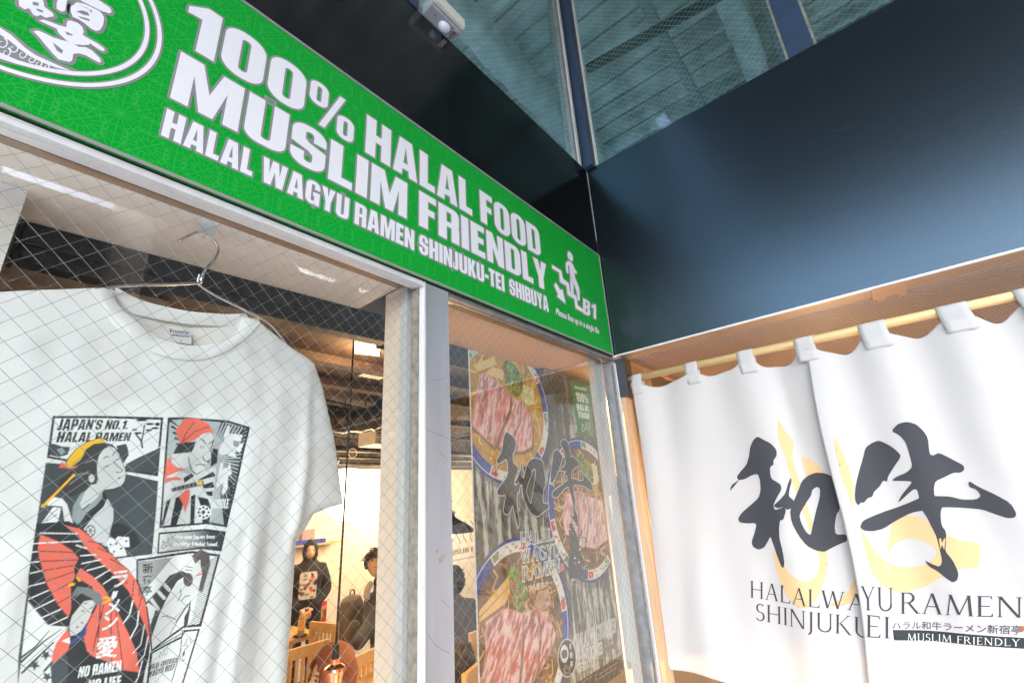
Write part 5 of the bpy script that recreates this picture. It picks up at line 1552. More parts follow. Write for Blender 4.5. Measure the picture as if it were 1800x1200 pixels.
# bowl three (bottom left)
c3 = circ(q2([(230, 452), (300, 345), (440, 246), (800, 600), (832, 860)]))
bowl(*c3, 14, (110, 76, 44)); noodles(c3[0], c3[1], c3[2]*.82, 170, 15, [(196, 136, 60), (150, 96, 40), (214, 170, 96)])
greens(q2([(440,440),(520,420),(545,520),(550,640),(500,705),(460,600)]), 130, 41)
pv.fill(q2([(235,722),(430,498),(442,600),(402,692),(235,822)]), (232, 184, 108)); pv.line(q2([(235,770),(400,600),(430,560)]), .004, (196, 130, 60))
pv.fill(q2([(235,800),(402,680),(402,700),(240,840)]), (150, 96, 46))
blotch(q2([(620,600),(690,580),(715,680),(660,720),(600,690)]), (190, 150, 120), [(220, 190, 160), (160, 110, 80)], 30, .005, .01, 44)
meat(q2([(600,700),(690,740),(742,880),(705,1000),(640,1120),(560,1260),(520,1000)]), (196, 92, 80), 45, .9)
meat(q2([(470,715),(520,740),(610,705),(640,860),(620,1100),(560,1300),(440,1300),(480,1000)]), (200, 98, 86), 46, .9)
meat(q2([(275,792),(420,702),(525,745),(520,980),(490,1300),(230,1300),(275,1000)]), (204, 104, 92), 47, .9)
# brush characters: grey with white keyline
def kmap(x0, x1, y0, y1, X0, X1, Y0, Y1):
    return lambda pts: px2([(X0+(a-x0)/(x1-x0)*(X1-X0), Y0+(b-y0)/(y1-y0)*(Y1-Y0)) for a, b in pts], YQ)
kA = kmap(196, 696, 160, 715, 867, 965, 758, 928); kB = kmap(727, 1408, 98, 778, 968, 1042, 772, 922)
shp1 = [('+', kA(p)) for p in KANJI_A]; shp2 = [('+', kA(KANJI_B[0])), ('-', kA(KANJI_B[1]))]; shp3 = [('+', kB(p)) for p in KANJI_C]
for s_ in (shp1, shp2, shp3):
    pv.fill([(g, [(p[0]+.006, p[1]-.008) for p in pl]) for g, pl in s_], (50, 46, 44), .45)
for s_ in (shp1, shp2, shp3): pv.fill(outline(s_, .0022), (232, 232, 232))
for s_ in (shp1, shp2, shp3): pv.fill(s_, (62, 60, 62))
spl = q3([(760,330),(790,312),(800,350),(822,400),(850,480),(862,560),(892,650),(905,720),(932,820),(940,855),(880,862),(820,850),(760,862),(752,760),(760,640),(772,540),(760,430)])
pv.fill(spl, (70, 68, 70))
r_ = np.random.default_rng(77)
for k in range(70):
    t = r_.random(); x = 755+170*r_.random()+t*40; y = 330+t*540
    pv.fill(q3(ell(x, y, 3+9*r_.random(), 3+7*r_.random(), 7)), (66, 64, 66) if r_.random() < .7 else (214, 214, 214))
for pts in ([(850,470),(870,430),(890,385)], [(880,450),(920,470),(935,500)], [(700,695),(760,630)]): pv.line(q3(pts), .0035, (70, 68, 70))
for s_, qd in (('HALAL', ((300,412),(606,376),(612,480),(302,546))), ('WAGYU', ((300,580),(672,512),(672,640),(312,706))), ('RAMEN', ((320,742),(676,664),(682,782),(326,882)))):
    pv.text(s_, A4(q3(qd)), (78, 74, 72), ROMAN, .06, 0, .0024, (232, 232, 232))
pv.text('ハラル和牛ラーメン', A4(q3([(335,925),(676,846),(682,892),(337,990)])), (236, 236, 236), None, bold=.02)
pv.fill(q3([(680,712),(715,700),(718,772),(684,782)]), (206, 120, 110))
# green corner label
pv.fill(q5([(18,228),(305,300),(382,1112),(146,1062),(70,590)]), (58, 122, 34)); pv.fill(q5([(300,620),(345,650),(382,1112),(292,1060),(290,840)]), (120, 140, 84))
pv.text('MUSLIM FRIENDLY', A4(q5([(88,322),(270,364),(270,404),(90,362)])), (236, 238, 232), HEAVY, .08)
pv.text('100%', A4(q5([(100,410),(286,462),(296,596),(122,556)])), (240, 242, 238), HEAVY, .09)
pv.text('HALAL', A4(q5([(118,588),(302,622),(312,712),(130,690)])), (240, 242, 238), HEAVY, .09)
pv.text('FOOD', A4(q5([(142,704),(302,734),(312,824),(156,806)])), (240, 242, 238), HEAVY, .09)
pv.text('حلال', A4(q5([(190,860),(308,880),(316,1016),(196,1010)])), (240, 242, 238), None)
# logo, outlined names, dark foot strip
pv.fill(q4_([(370,1210),(1005,815),(1060,1060),(760,1230)]), (38, 32, 28))
pv.fill(q4_([(370,1500),(370,1205),(900,1150),(900,1500)]), (38, 32, 28))
pv.fill(q4_(ell(275,868,120,254,40)), (225, 225, 225)); pv.fill(q4_(ell(275,868,112,242,40)), (42, 38, 36))
pv.fill(q4_(ell(240,812,52,118,30)), (216, 222, 222)); pv.fill(q4_(ell(240,815,40,60,20)), (90, 90, 92))
for i in range(6): pv.line(q4_([(205,780+i*18),(275,760+i*18)]), .0016, (40, 38, 36))
for ch_, (cx, cy, r) in zip('新宿亭', ((320,720,30),(325,830,30),(332,950,32))):
    pv.text(ch_, A4(q4_([(cx-r*.6,cy-r*1.4),(cx+r*.6,cy-r*1.6),(cx+r*.6,cy+r*1.2),(cx-r*.6,cy+r*1.4)])), (226, 226, 226), None, bold=.02)
for k in range(30):
    pv.fill(q4_(ell(230+90*r_.random(), 960+120*r_.random(), 8, 8, 6)), (150, 145, 135))
pv.text('HALAL WAGYU RAMEN', A4(q4_([(385,566),(915,338),(922,520),(396,780)])), (120, 116, 112), ROMAN, .05, 0, .0016, (232, 232, 232))
pv.text('SHINJUKU-TEI', A4(q4_([(402,800),(735,655),(742,800),(412,955)])), (120, 116, 112), ROMAN, .05, 0, .0016, (232, 232, 232))
pv.text('SHIBUYA', A4(q4_([(418,960),(640,870),(640,960),(425,1050)])), (120, 116, 112), ROMAN, .05, 0, .0016, (232, 232, 232))
pv.fill(q4_([(748,742),(930,650),(940,720),(752,812)]), (110, 104, 100)); pv.text('新宿亭', A4(q4_([(770,655),(915,575),(918,640),(772,715)])), (70, 66, 64), None, bold=.02)
for (x, y) in ((650,1090),(660,1150)):
    pv.line(q4_([(x-8,y-6),(x,y+8),(x+12,y-22)]), .003, (110, 190, 50))
for (x, y, L) in ((690,1085,280),(690,1140,240),(480,1180,130)):
    for i in range(int(L/17)):
        pv.line(q4_([(x+i*17, y-i*17*.62+random.uniform(-4,4)), (x+i*17+11, y-(i*17+11)*.62)]), .0018, (190, 186, 180))
pv.fill(q4_([(975,1010),(1000,1005),(1010,1050),(985,1060)]), (90, 120, 100))
pv.a = (.90*pv.a+.10*s2l((150, 128, 100)))*np.array([.98, .90, .80])  # haze of the pane's reflection and a warm tint mixed into the print
M['poster_print'] = attr_mat('poster print', 0.35, spec=0.5)
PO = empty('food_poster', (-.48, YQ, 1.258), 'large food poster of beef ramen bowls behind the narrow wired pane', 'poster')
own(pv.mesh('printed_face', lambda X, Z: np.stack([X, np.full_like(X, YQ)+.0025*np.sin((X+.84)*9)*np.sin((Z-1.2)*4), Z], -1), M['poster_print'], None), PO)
own(box('backing_sheet', M['cloth_white'], -0.8418, -0.1172, YQ+.0042, YQ+.0052, 1.2582, 2.3008), PO)
tp = px2([(827,616),(838,618),(838,625),(827,622)], YQ-.004)
own(MB().prism(tp, 1, YQ-.004, YQ-.0032).build('clear_tape', mat('clear tape', (.5, .53, .56), .15)), PO)
# ---------------------------------------------------------------- fittings seen through the windows
def depth(p): return float(CAM_ROT[2] @ (np.asarray(p, float)-CAM_POS))
def pxm(p): return depth(p)/CAM_F                 # metres per photograph pixel at p
M['copper'] = mat('copper', (0.72, 0.36, 0.22), 0.25, metal=1.0)
M['black_shade'] = mat('black enamel', (0.02, 0.018, 0.017), 0.4, metal=0.3)
M['duct'] = mat('wrapped duct', (0.09, 0.075, 0.06), 0.35, metal=0.6, var=0.6, vscale=12, bump=0.9, bscale=14)
M['globe'] = mat('lit paper globe', (0.9, 0.85, 0.75), 0.8, emit=(1.0, 0.80, 0.55), estr=2.2)
M['lamp_disc'] = mat('lit lamp', (0.9, 0.8, 0.6), 0.5, emit=(1.0, 0.72, 0.42), estr=7.0)
M['bulb'] = mat('lit filament bulb', (0.9, 0.7, 0.4), 0.3, emit=(1.0, 0.62, 0.25), estr=4.0)
M['wood'] = mat('yellow pine', (0.70, 0.42, 0.13), 0.5, var=0.18, vscale=4, stretch=(4, 4, 1))
M['beam_brown'] = mat('brown ceiling batten', (0.06, 0.04, 0.028), 0.7)
WARM = (1.0, 0.57, 0.26)
def lamp_light(name, loc, power, size=.05, parent=None, spot=None):
    ld = bpy.data.lights.new(name, 'POINT'); ld.energy = power; ld.color = WARM; ld.shadow_soft_size = size
    o = bpy.data.objects.new(name, ld); o.location = loc; link(o)
    if parent: own(o, parent)
    return o
# roller blind box along the window head, and its run behind the poster
BB = empty('blind_box', (-1.4, .3, 2.35), 'long black roller blind box under the soffit behind the T-shirt', 'blind box')
def skew_box(name, m, xa, ya, xb, yb, d, z0, z1, par):
    mb = MB(); i = 0
    mb.v += [(xa,ya,z0),(xb,yb,z0),(xb,yb+d,z0),(xa,ya+d,z0),(xa,ya,z1),(xb,yb,z1),(xb,yb+d,z1),(xa,ya+d,z1)]
    mb.f += [(0,3,2,1),(4,5,6,7),(0,1,5,4),(1,2,6,5),(2,3,7,6),(3,0,4,7)]
    return own(mb.build(name, m, None, bevel=.002), par)
skew_box('housing', M['black_metal'], -1.805, .3345, -.99, .272, .05, 2.382, 2.4292, BB)
skew_box('lower_rail', M['black_metal'], -1.800, .340, -.99, .278, .045, 2.345, 2.3815, BB)
skew_box('end_cap', M['black_shade'], -1.8125, .331, -1.8055, .3305, .055, 2.340, 2.4292, BB)
BB2 = empty('blind_box', (-.4, .34, 2.35), 'black roller blind box behind the top of the food poster', 'blind box')
skew_box('housing', M['black_metal'], -.985, .3445, -.104, .335, .014, 2.345, 2.4292, BB2)

# pendant lamps
def pendant(x, y, zs, ztop, label, k=1.0, grp='industrial pendant lamps with copper sockets', R=.115):
    P = empty('pendant_lamp', (x, y, zs), label, 'pendant lamp', grp)
    own(MB().tube([(x, y, zs), (x+.002, y, (zs+ztop)/2), (x, y, ztop)], .0032*k, 8).build('cord', M['black_rub'], None, True), P)
    own(MB().lathe([(.004,.0),(.0085,-.002),(.0100,-.03),(.0105,-.034),(0,-.034)], 16, (x, y, zs)).build('strain_relief', M['black_rub'], None, True), P)
    own(MB().lathe([(0,-.033),(.012,-.034),(.013,-.046),(.020,-.050),(.026,-.054),(.0285,-.060),(.0285,-.068),(.0255,-.069),(.0255,-.112),(.028,-.114),(.028,-.120),(0,-.120)], 28, (x, y, zs)).build('socket', M['copper'], None, False), P)
    own(MB().lathe([(.028,-.118),(.044,-.120),(.045,-.132),(.040,-.134),(.040,-.150)], 28, (x, y, zs)).build('collar_ring', M['black_shade'], None, False), P)
    for a in (.5, 2.6, 4.7):
        own(MB().tube([(x+.040*math.cos(a), y+.040*math.sin(a), zs-.126), (x+.056*math.cos(a), y+.056*math.sin(a), zs-.126)], .005, 10).build('screw', M['copper'], None, True), P)
    own(MB().lathe([(.040,-.148),(.060,-.165),(R*.75,-.195),(R,-.225),(R+.004,-.240),(R,-.240),(R*.74,-.199),(.058,-.169),(.036,-.152)], 36, (x, y, zs)).build('lamp_shade', M['black_shade'], None, True), P)
    own(MB().lathe([(.012,-.150),(.014,-.175),(.030,-.205),(.036,-.235),(.030,-.262),(.014,-.278),(0,-.281)], 20, (x, y, zs)).build('bulb', M['bulb'], None, True), P)
    lamp_light('bulb_light', (x, y, zs-.315), 8, .03, P)
    return P
p = at(591, 1131, 1, .45)
pendant(p[0], .45, p[2], 2.749, 'pendant lamp with copper socket hanging in front of the brown headscarf')
p = at(787, 868, 1, 1.30)
pendant(p[0], 1.30, p[2]+.02, 2.749, 'pendant lamp with black shade seen between mullion and poster', R=.155)

# paper globes
def globe(px, py, y, rpx, label):
    c = at(px, py, 1, y); r = rpx*pxm(c)
    G = empty('globe_lamp', (c[0], y, c[2]-r), label, 'globe lamp', 'white paper globe lamps')
    prof = [(r*math.sin(a)*(1+.012*math.cos(a*36)), -r*math.cos(a)) for a in np.linspace(0.05, math.pi-.05, 40)]
    own(MB().lathe(prof, 32, tuple(c)).build('paper_shade', M['globe'], None, True), G)
    own(MB().tube([(c[0], y, c[2]+r*.98), (c[0], y, 2.749)], .004, 6).build('cord', M['black_rub'], None, True), G)
    lamp_light('globe_light', (c[0], y-r-.06, c[2]-.1), 7.5, r, G)
    return G
globe(610, 868, 4.2, 44, 'white paper globe lamp beside the T-shirt sleeve')
globe(706, 872, 4.6, 40, 'white paper globe lamp half hidden behind the inner pillar')
globe(892, 850, 3.9, 44, 'added globe lamp, unseen behind the food poster, to light the wall')  # added lamp, out of sight, keeps the wall beside the poster bright
globe(380, 800, 3.4, 46, 'white paper globe lamp hidden behind the T-shirt')

# ceiling things
c = at(647, 612, 2, 2.745)
DL = empty('ceiling_spotlight', tuple(c), 'small lit spotlight on a pale square ceiling plate', 'spotlight')
u = pxm(c)
pl = [at(a, b, 2, 2.742) for a, b in ((623,598),(668,607),(667,625),(624,620))]
own(MB().prism([(p[0], p[1]) for p in pl], 2, 2.738, 2.7495).build('plate', M['white_wall']), DL)
own(MB().lathe([(0,-.012),(.030,-.012),(.034,0),(.036,.004)], 20, (c[0], c[1], 2.737)).build('lens', M['lamp_disc'], None, True), DL)
lamp_light('spot_light', (c[0], c[1], 2.66), 3, .03, DL)
c = at(655, 659, 2, 2.745)
VT = empty('ceiling_vent', tuple(c), 'small slotted vent in the brown ceiling', 'vent')
own(box('vent_frame', M['alu_dark'], c[0]-.09, c[0]+.09, c[1]-.05, c[1]+.05, 2.738, 2.7495), VT)
for i in range(5): own(box('vent_slat', M['alu_white'], c[0]-.085+i*.036, c[0]-.065+i*.036, c[1]-.045, c[1]+.045, 2.734, 2.7378), VT)
for i, yy in enumerate((1.62, 2.10, 2.95, 3.8)):
    tag(box('ceiling_batten', M['beam_brown'], -3.0, 6.9, yy, yy+.09, 2.70, 2.7495), ['nearest dark batten across the brown ceiling', 'second dark batten across the brown ceiling', 'third dark batten across the brown ceiling', 'farthest dark batten across the brown ceiling'][i], 'batten', 'dark battens across the brown ceiling')
# wrapped flexible duct
a_ = [at(x, y, 1, yy) for x, y, yy in ((520,722,2.9),(575,738,2.75),(610,740,2.7),(645,737,2.65),(668,730,2.6),(680,712,2.55),(684,690,2.55))]
DU = empty('air_duct', tuple(a_[3]), 'fat foil-wrapped air duct hanging under the brown ceiling', 'duct')
pts = smooth3(a_, 6); rr = [20*pxm(p)*(1+.07*math.sin(i*1.3)+.05*math.sin(i*2.9)) for i, p in enumerate(pts)]
own(MB().tube(pts, rr, 18).build('duct_body', M['duct'], None, True), DU)
for x in (606, 642): 
    p = at(x, 722, 1, 2.68); own(MB().tube([tuple(p), (p[0], p[1], 2.749)], .006, 6).build('hanger_rod', M['black_metal']), DU)
# track with pipes and lamps near the back
TR = empty('service_track', (1.5, 4.0, 2.4), 'black ceiling track and conduit run above the globe lamps', 'track')
for k, (z, y, r) in enumerate(((2.50, 3.85, .030), (2.44, 4.05, .018), (2.56, 4.25, .04), (2.40, 4.4, .02))):
    own(MB().tube([(-2.0, y, z), (6.5, y, z)], r, 8).build('conduit', M['black_metal'], None, True), TR)
for k in range(9):
    x = -1.0+k*.8
    own(MB().tube([(x, 3.95, 2.42), (x, 3.95, 2.749)], .008, 6).build('track_drop', M['black_metal']), TR)
    own(MB().tube([(x+.2, 3.9, 2.42), (x+.27, 3.78, 2.35)], [.03, .045], 12).build('track_head', M['black_shade'], None, True), TR)
struct(box('bulkhead', M['beam_brown'], -3.2, 7.0, 4.62, 5.199, 2.42, 2.7495))
p = at(620, 796, 1, 3.4)
RG = empty('ring_lamp', tuple(p), 'thin white ring hanging above the globe lamp', 'ring')
own(MB().tube([(p[0]+.045*math.cos(a), 3.4, p[2]+.045*math.sin(a)) for a in np.linspace(0, 2*math.pi, 25)], .006, 6, False).build('ring_tube', M['white_wall'], None, True), RG)
own(MB().tube([(p[0], 3.4, p[2]+.05), (p[0], 3.4, 2.749)], .004, 6).build('ring_cord', M['black_rub']), RG)

# downlights that warm the corner wall and the entrance soffit
def downlight(name, x, y, z, label, power):
    D = empty(name, (x, y, z), label, 'downlight', 'small warm downlights')
    own(MB().lathe([(0,0),(.022,0),(.026,-.004),(.030,-.003),(.032,.0)], 20, (x, y, z)).build('lens', M['lamp_disc'], None, True), D)
    ld = bpy.data.lights.new('down_light', 'SPOT'); ld.energy = power; ld.color = WARM; ld.shadow_soft_size = .02
    ld.spot_size = math.radians(120); ld.spot_blend = .8
    o = bpy.data.objects.new('down_light', ld); o.location = (x, y, z-.02); link(o); own(o, D); return D
downlight('downlight', .50, .22, 2.4268, 'warm downlight above the lit wooden slats', 34)
S_ = empty('entrance_sconce', (1.30, -.75, 1.9), 'warm wall lamp behind the white door curtain', 'wall lamp')
own(box('back_plate', M['black_shade'], 1.296, 1.3095, -.80, -.70, 1.63, 1.87), S_)
own(MB().lathe([(.035,-.09),(.045,-.085),(.045,.085),(.035,.09)], 18, (1.235, -.75, 1.75)).build('glass_shade', M['globe'], None, True), S_)
own(MB().tube([(1.297, -.75, 1.75), (1.24, -.75, 1.75)], .01, 8).build('arm', M['black_shade']), S_)
lamp_light('sconce_light', (1.15, -.75, 1.62), 4.5, .05, S_)

# furniture
def table(cx, cy, w, d, label):
    T = empty('wooden_table', (cx, cy, 0), label, 'table', 'yellow pine tables')
    own(box('table_top', M['wood'], cx-w/2, cx+w/2, cy-d/2, cy+d/2, .685, .72, bevel=.004), T)
    for sx in (-1, 1):
        for sy in (-1, 1):
            x, y = cx+sx*(w/2-.05), cy+sy*(d/2-.05)
            own(box('leg', M['wood'], x-.025, x+.025, y-.025, y+.025, .0045, .6845), T)
    return T
def make_chair():
    C_ = empty('slat_back_chair', (0, 0, 0), 'x', 'chair', 'yellow pine slat back chairs')
    def c(nm, *a): return box(nm, M['wood'], *a, C_, .003)
    c('seat', -.2, .2, -.2, .2, .42, .45)
    for sx in (-.17, .17):
        c('leg', sx-.02, sx+.02, .15, .19, .0045, .4195); c('back_post', sx-.02, sx+.02, -.235, -.2005, .0045, .86)
    c('top_rail', -.1495, .1495, -.232, -.204, .78, .86); c('lower_rail', -.1495, .1495, -.230, -.206, .50, .54)
    for i in range(6):
        x = -.125+i*.05; c('slat', x-.012, x+.012, -.226, -.210, .5405, .7795)
    return C_
chair0 = make_chair(); first = [True]
def chair(x, y, rz, label):
    if first[0]:
        o = chair0; first[0] = False
    else:
        o = chair0.copy(); COL.objects.link(o)
        for ch in chair0.children:
            k = ch.copy(); COL.objects.link(k); k.parent = o
    o.location = (x, y, 0.0); o.rotation_euler = (0, 0, rz); o['label'] = label
    return o
table(.52, 4.34, .90, .60, 'pine table with a tea bottle in front of the standing woman')
p = at(664, 1150, 2, .72)
table(p[0]-.05, p[1]-.42, .8, .8, 'pine table laid with chopsticks behind the copper pendant lamp')
chair(.36, 3.38, 0, 'slat back chair turned away at the lower edge of the T-shirt')
chair(1.05, 3.80, math.radians(-80), 'slat back chair with the grey backpack beside the leaning man')
p = at(636, 1150, 2, .84); chair(p[0]+.02, p[1]+.2, math.radians(15), 'slat back chair at the table under the leaning arm')
p = at(834, 1108, 2, .86); chair(p[0]+.1, p[1]+.22, math.radians(5), 'slat back chair seen beside the poster, farther of two')
p = at(822, 1172, 2, .86); chair(p[0], p[1]+.2, math.radians(20), 'slat back chair seen beside the poster, nearer of two')
p = at(530, 1100, 2, .80)
BT = empty('tea_bottle', (p[0], p[1], .7205), 'plastic tea bottle with orange label on the pine table', 'bottle')
own(MB().lathe([(0,0),(.032,0),(.034,.02),(.034,.15),(.028,.175),(.014,.20)], 18, (p[0], p[1], .7205)).build('bottle_body', mat('tea', (.55, .35, .08), .2), None, True), BT)
own(MB().lathe([(.0348,.05),(.0348,.14)], 18, (p[0], p[1], .7205)).build('bottle_label', mat('bottle label', (.75, .28, .06), .4, var=.8, vscale=40, col2=(.85, .7, .3)), None, True), BT)
own(MB().lathe([(.016,.198),(.016,.222),(0,.222)], 14, (p[0], p[1], .7205)).build('cap', M['white_wall'], None, True), BT)
p2 = at(528, 1118, 2, .722)
tag(MB().lathe([(0,0),(.05,0),(.07,.012),(.066,.014),(.045,.004),(0,.004)], 20, (p2[0], p2[1], .7205)).build('small_plate', M['black_shade'], None, True), 'small dark dish beside the tea bottle', 'dish')
# chopsticks and spoon on the near table
for i, (a, b) in enumerate((((640,1163),(664,1152)), ((646,1166),(668,1154)))):
    A_, B_ = at(*a, 2, .726), at(*b, 2, .726)
    tag(MB().tube([tuple(A_), tuple(B_)], .005, 6).build('chopstick', M['black_shade']), ('upper' if i == 0 else 'lower')+' chopstick of the pair lying on the near pine table', 'chopstick', 'chopsticks on the table')
# shelf and boxes on the back wall
a_, b_ = at(520, 958, 1, 5.05), at(596, 950, 1, 5.05)
zsh = (a_[2]+b_[2])/2
tag(box('wall_shelf', M['wood'], a_[0]-.3, b_[0], 5.0, 5.1995, zsh-.02, zsh), 'pine shelf on the white back wall over the standing woman', 'shelf')
for i, (x0, w_, h_, c_, lb) in enumerate(((a_[0]-.05, .42, .05, (.02, .06, .5), 'flat blue packet on the pine wall shelf'), (a_[0]+.10, .16, .17, (.55, .35, .3), 'small pinkish packet standing on the wall shelf'))):
    tag(box('shelf_packet', mat('packet %d' % i, c_, .5, var=.4, vscale=30), x0, x0+w_, 5.02 if i == 0 else 5.10, 5.09 if i == 0 else 5.17, zsh+.0005, zsh+h_), lb, 'packet')
# picture on the back wall and printed board
def wall_print(name, pts, cells, label, cat):
    q = [at(a, b, 1, 5.19) for a, b in pts]; xs = [p[0] for p in q]; zs = [p[2] for p in q]
    cvp = Canvas(min(xs), max(xs), min(zs), max(zs), .012, (235, 230, 220)); cells(cvp)
    return tag(cvp.mesh(name, lambda X, Z: np.stack([X, np.full_like(X, 5.196), Z], -1), attr_mat(name+' print', .5), None), label, cat)
def cells1(cp):
    r = np.random.default_rng(5)
    for k in range(26):
        x = cp.x0+(cp.x1-cp.x0)*r.random(); z = cp.z0+(cp.z1-cp.z0)*r.random()
        cp.fill(ell(x, z, .03+.05*r.random(), .03+.04*r.random(), 12), [(220, 150, 40), (190, 40, 40), (240, 200, 90), (120, 60, 40), (235, 120, 90)][r.integers(5)])
wall_print('wall_picture', ((556,1058),(574,1056),(574,1092),(556,1094)), cells1, 'colourful food picture on the white wall beside the standing woman', 'picture')
def cells2(cp):
    w, h = cp.x1-cp.x0, cp.z1-cp.z0
    for k in range(7):
        x = cp.x0+w*(.12+.13*k)
        cp.line([(x+.05*math.sin(t*1.2+k), cp.z0+h*(.45+.5*t/6)) for t in range(7)], .016, (90, 80, 70))
    cp.text('MUSLIM FRIENDLY', [np.array(p) for p in ((cp.x0+w*.06, cp.z0+h*.34), (cp.x0+w*.94, cp.z0+h*.34), (cp.x0+w*.94, cp.z0+h*.22), (cp.x0+w*.06, cp.z0+h*.22))], (120, 110, 100), HEAVY, .1)
    cp.line([(cp.x0+w*.05, cp.z0+h*.1), (cp.x0+w*.95, cp.z0+h*.1)], .02, (170, 160, 150))
wall_print('wall_board', ((780,915),(872,912),(872,978),(780,980)), cells2, 'white board with dark wave drawing on the back wall beside the poster', 'board')
# ---------------------------------------------------------------- people inside
M['skin'] = mat('skin', (0.62, 0.38, 0.27), 0.55, var=.08, vscale=20)
M['lips'] = mat('lips', (0.42, 0.14, 0.12), 0.5)
M['eye'] = mat('eye', (0.03, 0.02, 0.02), 0.3)
M['black_cloth'] = mat('black cloth', (0.016, 0.015, 0.016), 0.85, bump=.25, bscale=25)
M['grey_cloth'] = mat('charcoal cloth', (0.045, 0.042, 0.042), 0.85, bump=.3, bscale=20)
M['brown_cloth'] = mat('brown headscarf', (0.155, 0.045, 0.022), 0.75, var=.2, vscale=6, bump=.2, bscale=14)
M['hair'] = mat('dark hair', (0.014, 0.010, 0.008), 0.5, var=.3, vscale=40, bump=.5, bscale=60)
M['hood'] = mat('pale hood', (0.45, 0.41, 0.37), 0.85)
M['bag'] = mat('grey backpack', (0.15, 0.13, 0.11), 0.8, bump=.3, bscale=30)
def skin_mesh(name, joints, bones, m, parent, sub=2, root=0):
    """one continuous surface grown round a skeleton; joints: name -> (pos, radius or (rx, ry))"""
    keys = list(joints)
    me = bpy.data.meshes.new(name)
    me.from_pydata([tuple(joints[k][0]) for k in keys], [(keys.index(a), keys.index(b)) for a, b in bones], [])
    me.update()
    o = bpy.data.objects.new(name, me); COL.objects.link(o)
    o.modifiers.new('skin', 'SKIN')
    if not me.skin_vertices: me.skin_vertices.new()
    for i, k in enumerate(keys):
        r = joints[k][1]; sv = me.skin_vertices[0].data[i]
        sv.radius = r if hasattr(r, '__len__') else (r, r)
        sv.use_root = (i == root)
    ss = o.modifiers.new('sub', 'SUBSURF'); ss.levels = sub; ss.render_levels = sub
    dg = bpy.context.evaluated_depsgraph_get()
    out = bpy.data.meshes.new_from_object(o.evaluated_get(dg))
    bpy.data.objects.remove(o, do_unlink=True)
    out.materials.clear(); out.materials.append(m)
    for p in out.polygons: p.use_smooth = True
    out.name = name
    r = bpy.data.objects.new(name, out); COL.objects.link(r); r.parent = parent
    return r
def ellipsoid(name, c, rad, m, parent, nu=24, nv=16, cut=None, deform=None):
    mb = MB()
    for j in range(nv+1):
        th = math.pi*j/nv
        for i in range(nu):
            ph = 2*math.pi*i/nu
            d = Vector((math.sin(th)*math.cos(ph), math.sin(th)*math.sin(ph), math.cos(th)))
            p = Vector((d.x*rad[0], d.y*rad[1], d.z*rad[2]))
            if deform: p = deform(d, p)
            mb.v.append(tuple(Vector(c)+p))
    for j in range(nv):
        for i in range(nu):
            i2 = (i+1) % nu
            a, b, e, f = j*nu+i, j*nu+i2, (j+1)*nu+i2, (j+1)*nu+i
            if cut:
                th = math.pi*(j+.5)/nv; ph = 2*math.pi*(i+.5)/nu
                if cut(Vector((math.sin(th)*math.cos(ph), math.sin(th)*math.sin(ph), math.cos(th)))): continue
            mb.f.append((a, f, e, b))
    return mb.build(name, m, parent, True)
def face_def(d, p):
    # chin narrower, nose bump, flat cheeks; the face looks along -Y
    q = p.copy()
    if d.z < 0: q.x *= 1-.28*d.z*d.z; q.y *= 1-.10*d.z*d.z
    if d.y < -.6:
        n = math.exp(-((d.x)/.13)**2-((d.z+.12)/.20)**2); q.y -= .020*n
        e = math.exp(-((abs(d.x)-.33)/.16)**2-((d.z-.10)/.13)**2); q.y += .008*e
        mth = math.exp(-((d.x)/.3)**2-((d.z+.52)/.10)**2); q.y -= .004*mth
    return q
def head(parent, c, r=.098, yaw=0.0, pitch=0.0, roll=0.0):
    H = bpy.data.objects.new('head', None); COL.objects.link(H); H.parent = parent; H.location = c
    H.rotation_euler = (pitch, roll, yaw); H.empty_display_size = .02
    f = ellipsoid('face', (0, 0, 0), (r*.78, r*.92, r*1.16), M['skin'], H, 36, 28, None, face_def)
    for s in (-1, 1):
        ellipsoid('eye', (s*r*.30, -r*.845, r*.10), (r*.13, r*.05, r*.05), M['eye'], H, 10, 8)
        MB().tube([(s*r*.15, -r*.90, r*.27), (s*r*.32, -r*.88, r*.32), (s*r*.48, -r*.80, r*.26)], r*.025, 6).build('eyebrow', M['hair'], H, True)
        ellipsoid('ear', (s*r*.80, r*.02, r*.02), (r*.10, r*.17, r*.27), M['skin'], H, 10, 8)
    ellipsoid('mouth', (0, -r*.86, -r*.56), (r*.22, r*.06, r*.06), M['lips'], H, 12, 8)
    return H
def hand(parent, wrist, direction, normal, s=1.0, side=1):
    """palm, four bent fingers and a thumb as one skinned surface"""
    w = Vector(wrist); d = Vector(direction).normalized(); n = Vector(normal).normalized(); n = (n-d*n.dot(d)).normalized(); a = d.cross(n)*side
    J = {'w': (w, .022*s), 'p': (w+d*.045*s, (.030*s, .016*s)), 'k': (w+d*.085*s, (.034*s, .014*s))}
    B = [('w', 'p'), ('p', 'k')]
    for i, (o, L) in enumerate(((-.030, .060), (-.010, .072), (.010, .068), (.029, .052))):
        b = w+d*.090*s+a*o*s
        J['a%d' % i] = (b+d*.010*s, .0088*s); J['b%d' % i] = (b+d*L*.55*s+n*.010*s, .0082*s); J['c%d' % i] = (b+d*L*.85*s+n*.028*s, .007*s)
        B += [('k', 'a%d' % i), ('a%d' % i, 'b%d' % i), ('b%d' % i, 'c%d' % i)]
    J['t1'] = (w+d*.035*s-a*.040*s+n*.008*s, .0105*s); J['t2'] = (w+d*.066*s-a*.052*s+n*.020*s, .009*s)
    B += [('p', 't1'), ('t1', 't2')]
    return skin_mesh('hand', J, B, M['skin'], parent, 1)
